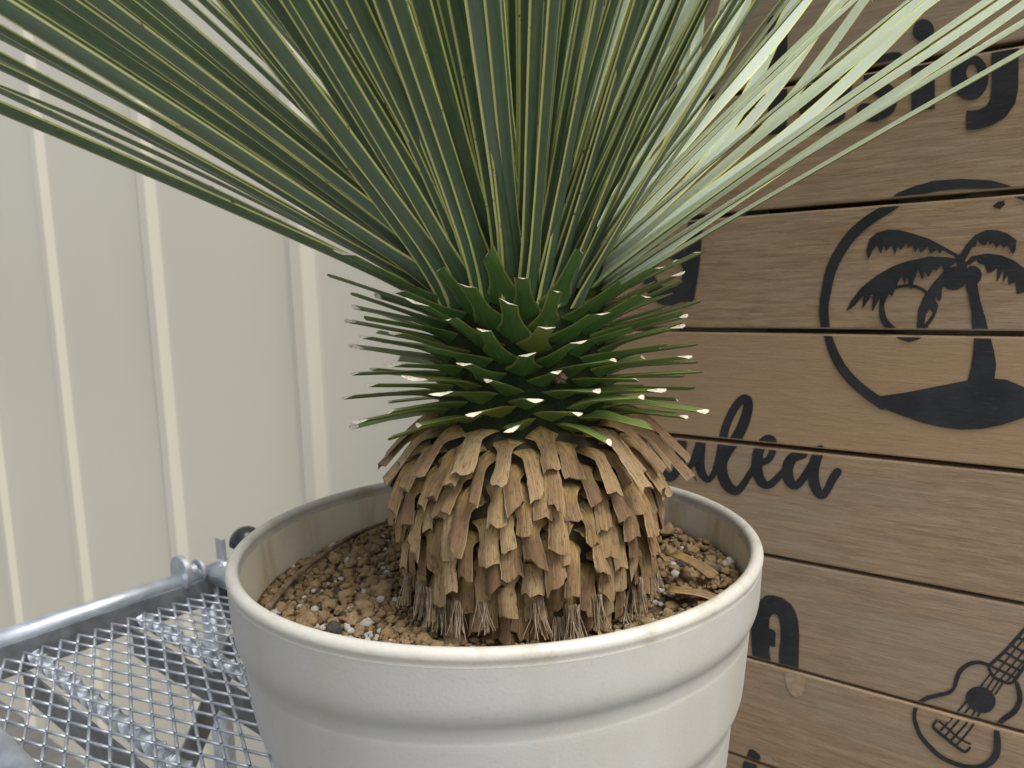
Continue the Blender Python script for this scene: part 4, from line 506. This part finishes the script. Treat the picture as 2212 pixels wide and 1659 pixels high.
# ---------------------------------------------------------------- pot
PC = Vector((-.0149, .5265, -.445)); RZ = -.179 - PC.z       # rim height above the deck
pot = empty('plant_pot', PC)
tag(pot, 'large white plastic plant pot with stepped rings and rounded cream rim', 'pot')
def ringdz(a, r, z):
    w_ = max(0, 1 - (z-(RZ-.046))/.040) if z > RZ-.046 else max(0, 1 + (z-(RZ-.046))/.10)
    left = -cos(a); front = -sin(a)
    return w_*(-.0035 + .006*(front if front > 0 else 0)*1.6 - .0065*left)
body = [(.120, .0003), (.136, .004), (.140, .012)]
tops = [RZ-.165, RZ-.106, RZ-.044]
body += [(.1475, RZ-.178), (.1498, RZ-.168), (.1555, RZ-.160), (.158, RZ-.150), (.1615, RZ-.118), (.1620, RZ-.111), (.1640, RZ-.104), (.1675, RZ-.097), (.1692, RZ-.088),
         (.1722, RZ-.058), (.1724, RZ-.052), (.1738, RZ-.045), (.1768, RZ-.038), (.1786, RZ-.029), (.1796, RZ-.010), (.1799, RZ-.0035)]
def sp(prof, sub=4): return [(v.x, v.z) for v in smoothpath([(r, 0, z) for r, z in prof], sub)]
lathe('body', sp(body), M['pot'], pot, 160, ringdz)
lip = [(.1800, RZ-.0036)] + [(.1765 + .0042*cos(t), RZ + .0012 + .0042*sin(t)) for t in [radians(-40+ i*22) for i in range(12)]] + [(.1718, RZ-.004)]
lathe('rim', lip, M['rim'], pot, 160)
lathe('inner_wall', [(.1719, RZ-.0035), (.1712, RZ-.012), (.1690, RZ-.045), (.166, RZ-.08), (.02, RZ-.085)], M['inner'], pot, 128)
bm = bmesh.new(); box(bm, (0, 0, .004), Vector((1, 0, 0)), Vector((0, 1, 0)), ZV, .0001, .0001, .0001); bm.free()

# ---------------------------------------------------------------- soil
TC = Vector((.008, .515))                              # trunk axis
SZ = -.214
soil = empty('potting_soil', (PC.x, PC.y, SZ)); tag(soil, 'tan clay granules mixed with white pumice filling the white pot', 'soil')
rs = random.Random(11)
def soilh(x, y):                                       # x,y relative to pot centre
    h = .004*noise.noise(Vector((x*18, y*18, 1.3))) + .004*noise.noise(Vector((x*40, y*40, 4.3)))
    d = math.hypot(x+PC.x-TC.x, y+PC.y-TC.y)
    h += .010*max(0, (x/.17))*(1 if y > -.05 else .4)      # piled a little higher on the right
    h -= .008*math.exp(-((d-.072)/.02)**2)*(1 if y < 0 else .4)
    return h
vs = []; fs = []; NR, NA = 30, 72
for i in range(NR+1):
    r = .1685*i/NR
    for k in range(NA):
        a = 2*pi*k/NA; x, y = r*cos(a), r*sin(a); vs.append((x, y, soilh(x, y)))
for i in range(NR):
    for k in range(NA): fs.append((i*NA+k, i*NA+(k+1) % NA, (i+1)*NA+(k+1) % NA, (i+1)*NA+k))
mesh('soil_bed', vs, fs, M['soil'], soil)
def lump(seed, sub, amp=.42):
    bm = bmesh.new(); bmesh.ops.create_icosphere(bm, subdivisions=sub, radius=1); sv = Vector((seed*3.7, seed*1.9, seed*5.1))
    sq = (1, .85 + .25*((seed*7) % 5)/5, .72 + .2*((seed*3) % 4)/4)
    for v in bm.verts:
        n_ = v.co.normalized(); f = 1 + amp*noise.noise(n_*1.5 + sv) + amp*.7*noise.noise(n_*3.6 + sv) + (amp*.55*noise.noise(n_*8 + sv) if sub > 1 else 0) + (amp*.3*noise.noise(n_*15 + sv) if sub > 2 else 0)
        v.co = Vector((n_.x*sq[0], n_.y*sq[1], n_.z*sq[2]))*f
    vv = [v.co.copy() for v in bm.verts]; ff = [tuple(x.index for x in f.verts) for f in bm.faces]; bm.free(); return vv, ff
bigm = []
for i in range(9):
    v_, f_ = lump(i+1, 3, .46); m = bpy.data.meshes.new('clod'); m.from_pydata(v_, [], f_); m.polygons.foreach_set('use_smooth', [True]*len(m.polygons)); bigm.append(m)
mats3 = [M['clod'], M['pumice'], M['dark']]
variants = {}
def clodmesh(i, mt):
    if (i, mt) not in variants:
        m = bigm[i].copy(); m.materials.append(mats3[mt]); variants[(i, mt)] = m
    return variants[(i, mt)]
small = [lump(i+20, 2 if i < 7 else 1, .42) for i in range(10)]
# scatter: biggest first, no overlap in plan
placed = []; grid = {}
def ok(x, y, r, f=.80):
    gx, gy = int(x//.012), int(y//.012)
    for i in range(gx-2, gx+3):
        for j in range(gy-2, gy+3):
            for (px, py, pr) in grid.get((i, j), ()):
                if (px-x)**2 + (py-y)**2 < (f*(pr+r))**2: return False
    return True
def put(x, y, r):
    grid.setdefault((int(x//.012), int(y//.012)), []).append((x, y, r)); placed.append((x, y, r))
sizes = [rs.uniform(.0062, .0085) for _ in range(7)] + [rs.uniform(.0042, .0062) for _ in range(80)] + [rs.uniform(.0028, .0042) for _ in range(560)] + [rs.uniform(.0013, .0028) for _ in range(6000)]
for r in sizes:
    for _t in range(14):
        a = rs.uniform(0, 2*pi); q_ = .166*math.sqrt(rs.random()); x, y = q_*cos(a), q_*sin(a)
        if q_ + r > .1675 or math.hypot(x+PC.x-TC.x, y+PC.y-TC.y) < .064: continue
        if r > .0062 and x < -.09 and rs.random() < .6: continue
        if ok(x, y, r): put(x, y, r); break
gv = []; gf = []; gm = []; cnt = 0
for i, (x, y, r) in enumerate(placed):
    left = x < .0 and y < .06
    u_ = rs.random()
    pw = .10 if (left and r < .0045) else (.08 if r < .0055 else .0)
    if x < -.06 and y < -.06 and r < .0048: pw = .30
    mt = 1 if u_ < pw else (2 if u_ > .975 else 0)
    if mt == 1: r = min(r, .0046)
    z = soilh(x, y) + r*rs.uniform(.25, .7)
    e = Matrix.Rotation(rs.uniform(0, 6.28), 3, 'Z') @ Matrix.Rotation(rs.uniform(-.6, .6), 3, 'X')
    sc = (r*rs.uniform(.9, 1.2), r*rs.uniform(.85, 1.1), r*rs.uniform(.8, 1.05))
    if cnt < 290 and r > .0034:
        cnt += 1
        o = bpy.data.objects.new(('clay_clod', 'pumice_stone', 'dark_clod')[mt], clodmesh(rs.randrange(9), mt)); link(o, soil)
        o.location = (x, y, z); o.rotation_euler = e.to_euler(); o.scale = sc
    else:
        v_, f_ = small[rs.randrange(10)]; b0 = len(gv)
        for v in v_: w_ = e @ Vector((v.x*sc[0], v.y*sc[1], v.z*sc[2])); gv.append((w_.x+x, w_.y+y, w_.z+z))
        gf += [tuple(b0+k for k in f) for f in f_]; gm += [mt]*len(f_)
tag(mesh('granules', gv, gf, mats3, soil, True, None, gm), kind='stuff')

# ---------------------------------------------------------------- the plant
TB = Vector((TC.x, TC.y, SZ-.005))
plant = empty('yucca_plant', TB)
tag(plant, 'spiky green plant with yellow edged leaves and shaggy trunk of trimmed dry leaf bases', 'plant')
CORE = [(-.222, .055), (-.205, .063), (-.19, .070), (-.165, .078), (-.14, .082), (-.12, .079), (-.105, .071), (-.09, .061), (-.06, .057), (-.02, .057), (.02, .056), (.06, .048), (.10, .032), (.13, .008)]
def corer(z): return interp(z, CORE)
def coreprof(za, zb, n): return [(max(corer(za+(zb-za)*j/n)-.002, .002), za+(zb-za)*j/n - TB.z) for j in range(n+1)]
lathe('trunk', coreprof(-.222, -.092, 20), M['core'], plant, 64, lambda a, r, z: .002*sin(a*9 + z*300))
lathe('stem', coreprof(-.0925, .128, 30), M['stem'], plant, 64, lambda a, r, z: .002*sin(a*9 + z*300))
def blade(name, path, widths, thick, wdir, mats, keel=0.0, cut=None, wav=0.0, rseed=0, roll=0.0, twist=0.0, tip=False, uvlen=.1, jag=0.0, collect=None):
    """strip along path; widths = half widths; wdir = initial width direction; cut=(slope across, slope through)"""
    n = len(path); vs = []; uv = []; fs = []; mi = []
    rr = random.Random(rseed); ph1, ph2 = rr.uniform(0, 9), rr.uniform(0, 9); jg = [rr.uniform(-jag, jag) for _ in range(5)]
    us = (0, .22, .5, .78, 1, 1, .78, .5, .22, 0); side = (0, 1, 1, 1, 0, 0, -1, -1, -1, 0)
    L = 0; prev = wdir.normalized()
    for i, p in enumerate(path):
        t = (path[min(i+1, n-1)] - path[max(i-1, 0)]).normalized()
        wv = (prev - t*prev.dot(t)).normalized(); prev = wv
        a = roll + twist*i/(n-1); nv = t.cross(wv); W = wv*cos(a) + nv*sin(a); Nn = t.cross(W)
        if i: L += (path[i]-path[i-1]).length
        h = widths[i]; th = thick[i] if isinstance(thick, list) else thick
        for q_, (u, s) in enumerate(zip(us, side)):
            c = 2*u - 1; hh = h
            if wav: hh = h*(1 + wav*(1.1-i/n)*(noise.noise(Vector((L*190 + ph1, 3.1 if c < 0 else 8.7, ph2))) + .4*noise.noise(Vector((L*520, ph1, c)))))
            off = W*(c*hh) + Nn*(-keel*h*(1-abs(c)) + s*th*.5*(1 - c*c))
            if cut and i == n-1: off = off + t*(c*h*cut[0] + s*th*.5*cut[1])
            if jag and i >= n-1: off = off + t*jg[(q_ if q_ < 5 else 9-q_)]
            vs.append(tuple(p + off)); uv.append((u + (2 if q_ > 4 else 0), L/uvlen))
    for i in range(n-1):
        for k in (0, 1, 2, 3, 5, 6, 7, 8): fs.append((i*10+k, i*10+k+1, i*10+11+k, i*10+10+k)); mi.append(0)
    e = (n-1)*10; e2 = len(vs)
    for k in (0, 1, 2, 3, 4, 6, 7, 8): vs.append(vs[e+k]); uv.append(uv[e+k])
    fs.append(tuple(e2+k for k in range(8))); mi.append(1 if len(mats) > 1 else 0)
    if collect:
        b0 = len(collect[0]); collect[0].extend(vs); collect[1].extend([tuple(b0+k for k in f) for f in fs]); collect[2].extend(uv); return None
    return mesh(name, vs, fs, mats, plant, True, uv, mi)
GA = radians(137.508)
def radial(a): return Vector((cos(a), sin(a), 0))
def loc(p): return p - TB
CAMA = math.atan2(-TC.y, -TC.x)                        # azimuth from trunk to camera
def angdiff(a, b): return abs((a-b+pi) % (2*pi) - pi)
idx = 0; rl = random.Random(21)
# --- dried, cut-off leaf bases
NBR = 296
for i in range(NBR):
    f = (i+.5)/NBR; z = -.2125 + .1225*f; a = idx*GA + rl.uniform(-.05, .05); idx += 1
    r0 = corer(z); rd = radial(a); tg = Vector((-rd.y, rd.x, 0))
    L = rl.uniform(.024, .034) if f < .86 else rl.uniform(.030, .042)
    if f < .12: L = rl.uniform(.030, .040)
    if f > .93 and angdiff(a, -.35) < .5: L = rl.uniform(.050, .066)
    drop = interp(f, [(0, 94), (.3, 90), (.55, 80), (.75, 66), (.9, 54), (1, 42)]) + rl.uniform(-7, 7)
    p = Vector((TC.x, TC.y, z)) + rd*(r0-.004); el = interp(f, [(0, -25), (.5, 5), (1, 12)]); path = [loc(p)]; n = 14
    sidew = rl.uniform(-.35, .35)
    for k in range(1, n):
        t = k/(n-1); e = radians(el + (-drop-el)*min(1, (t*1.9)**1.2)); d = rd*cos(e) + ZV*sin(e) + tg*(sidew*t*.5 + .07*sin(t*5+i))
        p = p + d.normalized()*L/(n-1); 
        if p.z < SZ-.003: p.z = SZ-.003
        path.append(loc(p))
    h = rl.uniform(.0042, .0062)
    ws = [h*interp(k/(n-1), [(0, 2.0), (.18, 1.8), (.36, 1.0), (.5, .93), (.8, 1.08), (1, 1.1)]) for k in range(n)]
    cut = (rl.choice((0, 0, .1, -.1, rl.uniform(.5, 1.3), -rl.uniform(.3, .9))), 0)
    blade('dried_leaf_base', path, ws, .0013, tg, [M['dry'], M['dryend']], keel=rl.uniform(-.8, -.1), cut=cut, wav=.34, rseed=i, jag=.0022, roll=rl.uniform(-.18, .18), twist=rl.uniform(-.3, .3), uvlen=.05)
# --- green trimmed leaf stubs
NGR = 132
EL = [(-.088, -12), (-.075, -3), (-.055, 5), (-.03, 15), (-.012, 25), (.0, 30), (.025, 40), (.05, 54), (.08, 71), (.12, 86)]
for i in range(NGR):
    f = (i+.5)/NGR; z = -.087 + .080*f; a = idx*GA + rl.uniform(-.05, .05); idx += 1
    r0 = corer(z); rd = radial(a); tg = Vector((-rd.y, rd.x, 0)); el = interp(z, EL) + rl.uniform(-4, 4)
    L = rl.uniform(.052, .066); ad = angdiff(a, CAMA)
    if ad < 1: L = rl.uniform(.042, .053); el += 10*cos(ad*1.5)
    if f > .9 and ad > 1: L += .012
    p = Vector((TC.x, TC.y, z-.003)) + rd*(r0-.006); path = [loc(p)]; n = 9; sw = rl.uniform(-.12, .12)
    for k in range(1, n):
        t = k/(n-1); e = radians(el + (1-min(1, t*2.2))*(20 if el > -5 else 24)*(-.2 if el > 15 else .8)); d = rd*cos(e) + ZV*sin(e) + tg*sw*t
        p = p + d.normalized()*L/(n-1); path.append(loc(p))
    h = rl.uniform(.0043, .0053)
    ws = [h*interp(k/(n-1)*L, [(0, 2.6), (.009, 2.1), (.017, 1.4), (.026, 1.08), (.03, 1), (.08, 1.0)]) for k in range(n)]
    th = [.0044*interp(k/(n-1), [(0, 1.7), (.13, 1.2), (.3, .62), (.5, .5), (1, .5)]) for k in range(n)]
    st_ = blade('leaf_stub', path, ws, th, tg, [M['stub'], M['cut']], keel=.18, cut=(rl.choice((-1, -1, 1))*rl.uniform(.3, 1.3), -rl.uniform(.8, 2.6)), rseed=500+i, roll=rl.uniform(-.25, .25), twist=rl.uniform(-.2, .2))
    st_.color = (max(0, min(1, 1 - f/.45))*rl.uniform(.6, 1), 0, 0, 1)  # red channel: how much painted light a low stub gets
# --- long leaves
NLF = 405; nleaf = 0; IN = ([], [], [])
for i in range(NLF):
    f = (i+.5)/NLF; z = -.010 + .122*f**1.3; a = idx*GA + rl.uniform(-.06, .06); idx += 1
    r0 = corer(z); rd = radial(a); tg = Vector((-rd.y, rd.x, 0)); el = interp(z, EL) + rl.uniform(-4, 4)
    if angdiff(a, CAMA) < 1.0: el = max(el, 44 + rl.uniform(0, 8))
    right = angdiff(a, .15) < .95
    if right and el < 52 and rl.random() < .36: continue
    L = rl.uniform(.46, .56)*(1 if f < .8 else .9)
    n = 48; p = Vector((TC.x, TC.y, z-.004)) + rd*(r0-.005); path = [loc(p)]; sw = rl.uniform(-.05, .05); arch = rl.uniform(-1, 5)*(1 if el < 60 else .4)
    ss = [0, .006, .012, .02, .03, .045] + [.045 + (L-.045)*(k/(n-6)) for k in range(1, n-5)]
    for k in range(1, len(ss)):
        s_ = ss[k]; t = s_/L
        e = radians(el + (8 if s_ < .02 else 4)*(1-t) - arch*t*t); d = (rd*cos(e) + ZV*sin(e) + tg*sw*t).normalized()
        room = (DW - .010) - p.dot(NV)
        dn = d.dot(NV)
        if dn > 0 and room < .17:
            k_ = 1-max(0, room)/.17; d = (d - NV*dn*min(1, 1.03*k_**.8) - ZV*(.8*k_**3)*max(0, min(1, (s_-.34)/.14))**1.5).normalized()
        p = p + d*(ss[k]-ss[k-1]); path.append(loc(p))
    h = rl.uniform(.0041, .0053); nleaf += 1
    ws = [h*interp(s_, [(0, 2.0), (.010, 1.75), (.024, 1.3), (.045, 1.02), (.08, .92), (.15, .98), (.30, 1.1), (L-.12, .95), (L-.03, .38), (L, .03)]) for s_ in ss]
    th = [interp(s_, [(0, .0036), (.03, .0026), (.1, .0018), (L, .0008)]) for s_ in ss]
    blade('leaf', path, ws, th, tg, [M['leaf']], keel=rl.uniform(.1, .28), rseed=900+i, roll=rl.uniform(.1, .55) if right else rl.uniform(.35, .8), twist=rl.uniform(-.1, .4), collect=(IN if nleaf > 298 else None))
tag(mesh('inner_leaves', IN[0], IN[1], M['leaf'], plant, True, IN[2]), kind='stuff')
a = CAMA + .36; z = -.058; v_, f_ = lump(60, 3, .6); c_ = loc(Vector((TC.x, TC.y, z)) + radial(a)*(corer(z)+.005))
mesh('debris_clump', [tuple(c_ + v*.0042) for v in v_], f_, M['twig'], plant)   # grit caught between the stubs
# --- loose fibres round the foot
fv = []; ff = []
for c in range(46):
    a = rl.uniform(0, 2*pi); rd = radial(a); tg = Vector((-rd.y, rd.x, 0)); z0 = SZ + rl.uniform(.012, .030); r0 = corer(z0)+rl.uniform(.008, .016)
    for k in range(16):
        p = Vector((TC.x, TC.y, z0)) + rd*(r0+rl.uniform(-.002, .002)) + tg*rl.uniform(-.0035, .0035); d = (rd*rl.uniform(.0, .2) - ZV + tg*rl.uniform(-.12, .12)).normalized(); wv = tg*.00028
        prev = None
        for j in range(7):
            q_ = loc(p); i0 = len(fv); fv += [tuple(q_-wv), tuple(q_+wv), tuple(q_+rd*.0003)]
            if prev is not None:
                for x in range(3): ff.append((prev+x, prev+(x+1) % 3, i0+(x+1) % 3, i0+x))
            prev = i0; d = (d + Vector((rl.uniform(-.12, .12), rl.uniform(-.12, .12), rl.uniform(-.05, .10)))).normalized(); p = p + d*rl.uniform(.0030, .0042)
            if p.z < SZ: p.z = SZ+.001
tag(mesh('fibres', fv, ff, M['fibre'], plant), kind='stuff')

# ---------------------------------------------------------------- bits lying on the soil
def soilpt(x, y, up=.006): return Vector((x, y, SZ + soilh(x-PC.x, y-PC.y) + up))
bm = bmesh.new()
tw = smoothpath([soilpt(-.163, .475, .008), soilpt(-.158, .53, .009), soilpt(-.137, .60, .011), soilpt(-.112, .632, .013), soilpt(-.085, .652, .012), soilpt(-.05, .672, .010)], 5)
tube(bm, tw, [.0022 - .0012*i/len(tw) for i in range(len(tw))], 8)
o = bmobj('twig', bm, M['twig'], None, True); tag(o, 'thin brown twig lying on the soil along the inner wall of the pot', 'twig')
bm = bmesh.new(); b0 = soilpt(-.112, .632, .013); tube(bm, [b0, b0+Vector((.012, .004, .012)), b0+Vector((.016, .006, .022))], [.0011, .0011, .0018], 7); bmobj('side_shoot', bm, M['twig'], o, True)
def flake(label, x, y, ang, ln, hw, tilt, up=.010):
    d = Vector((cos(ang)*cos(tilt), sin(ang)*cos(tilt), sin(tilt))); w_ = Vector((-sin(ang), cos(ang), 0)); c = soilpt(x, y, up); vs = []; uv = []; fs = []
    nv = d.cross(w_)
    for i in range(7):
        t = i/6
        for s in (-1, 0, 1):
            for th in (.0005, -.0005):
                vs.append(tuple(c + d*(t-.5)*ln + w_*s*hw*(1+.12*sin(t*9+s)) + nv*(th + .0018*abs(s) + .002*sin(t*3)))); uv.append(((s+1)/2, t*.6))
    for i in range(6):
        b = i*6
        for s in (0, 2):
            fs.append((b+s, b+s+2, b+s+8, b+s+6)); fs.append((b+s+1, b+s+7, b+s+9, b+s+3))
        fs.append((b, b+6, b+7, b+1)); fs.append((b+4, b+5, b+11, b+10))
    fs += [(0, 1, 3, 2), (2, 3, 5, 4), (36, 38, 39, 37), (38, 40, 41, 39)]
    return tag(mesh('dry_leaf_piece', vs, fs, M['dry'], None, True, uv), label, 'dry leaf')
flake('pale dry leaf strip leaning on soil against the right inner wall', .116, .492, radians(-52), .036, .0050, radians(-10), .012)
flake('orange brown dry leaf strip lying beneath the pale one at the rim', .112, .470, radians(-25), .036, .0045, radians(-4), .006)
flake('small cream leaf scrap among the pumice near the rim', -.098, .405, radians(40), .016, .0065, radians(20), .006)
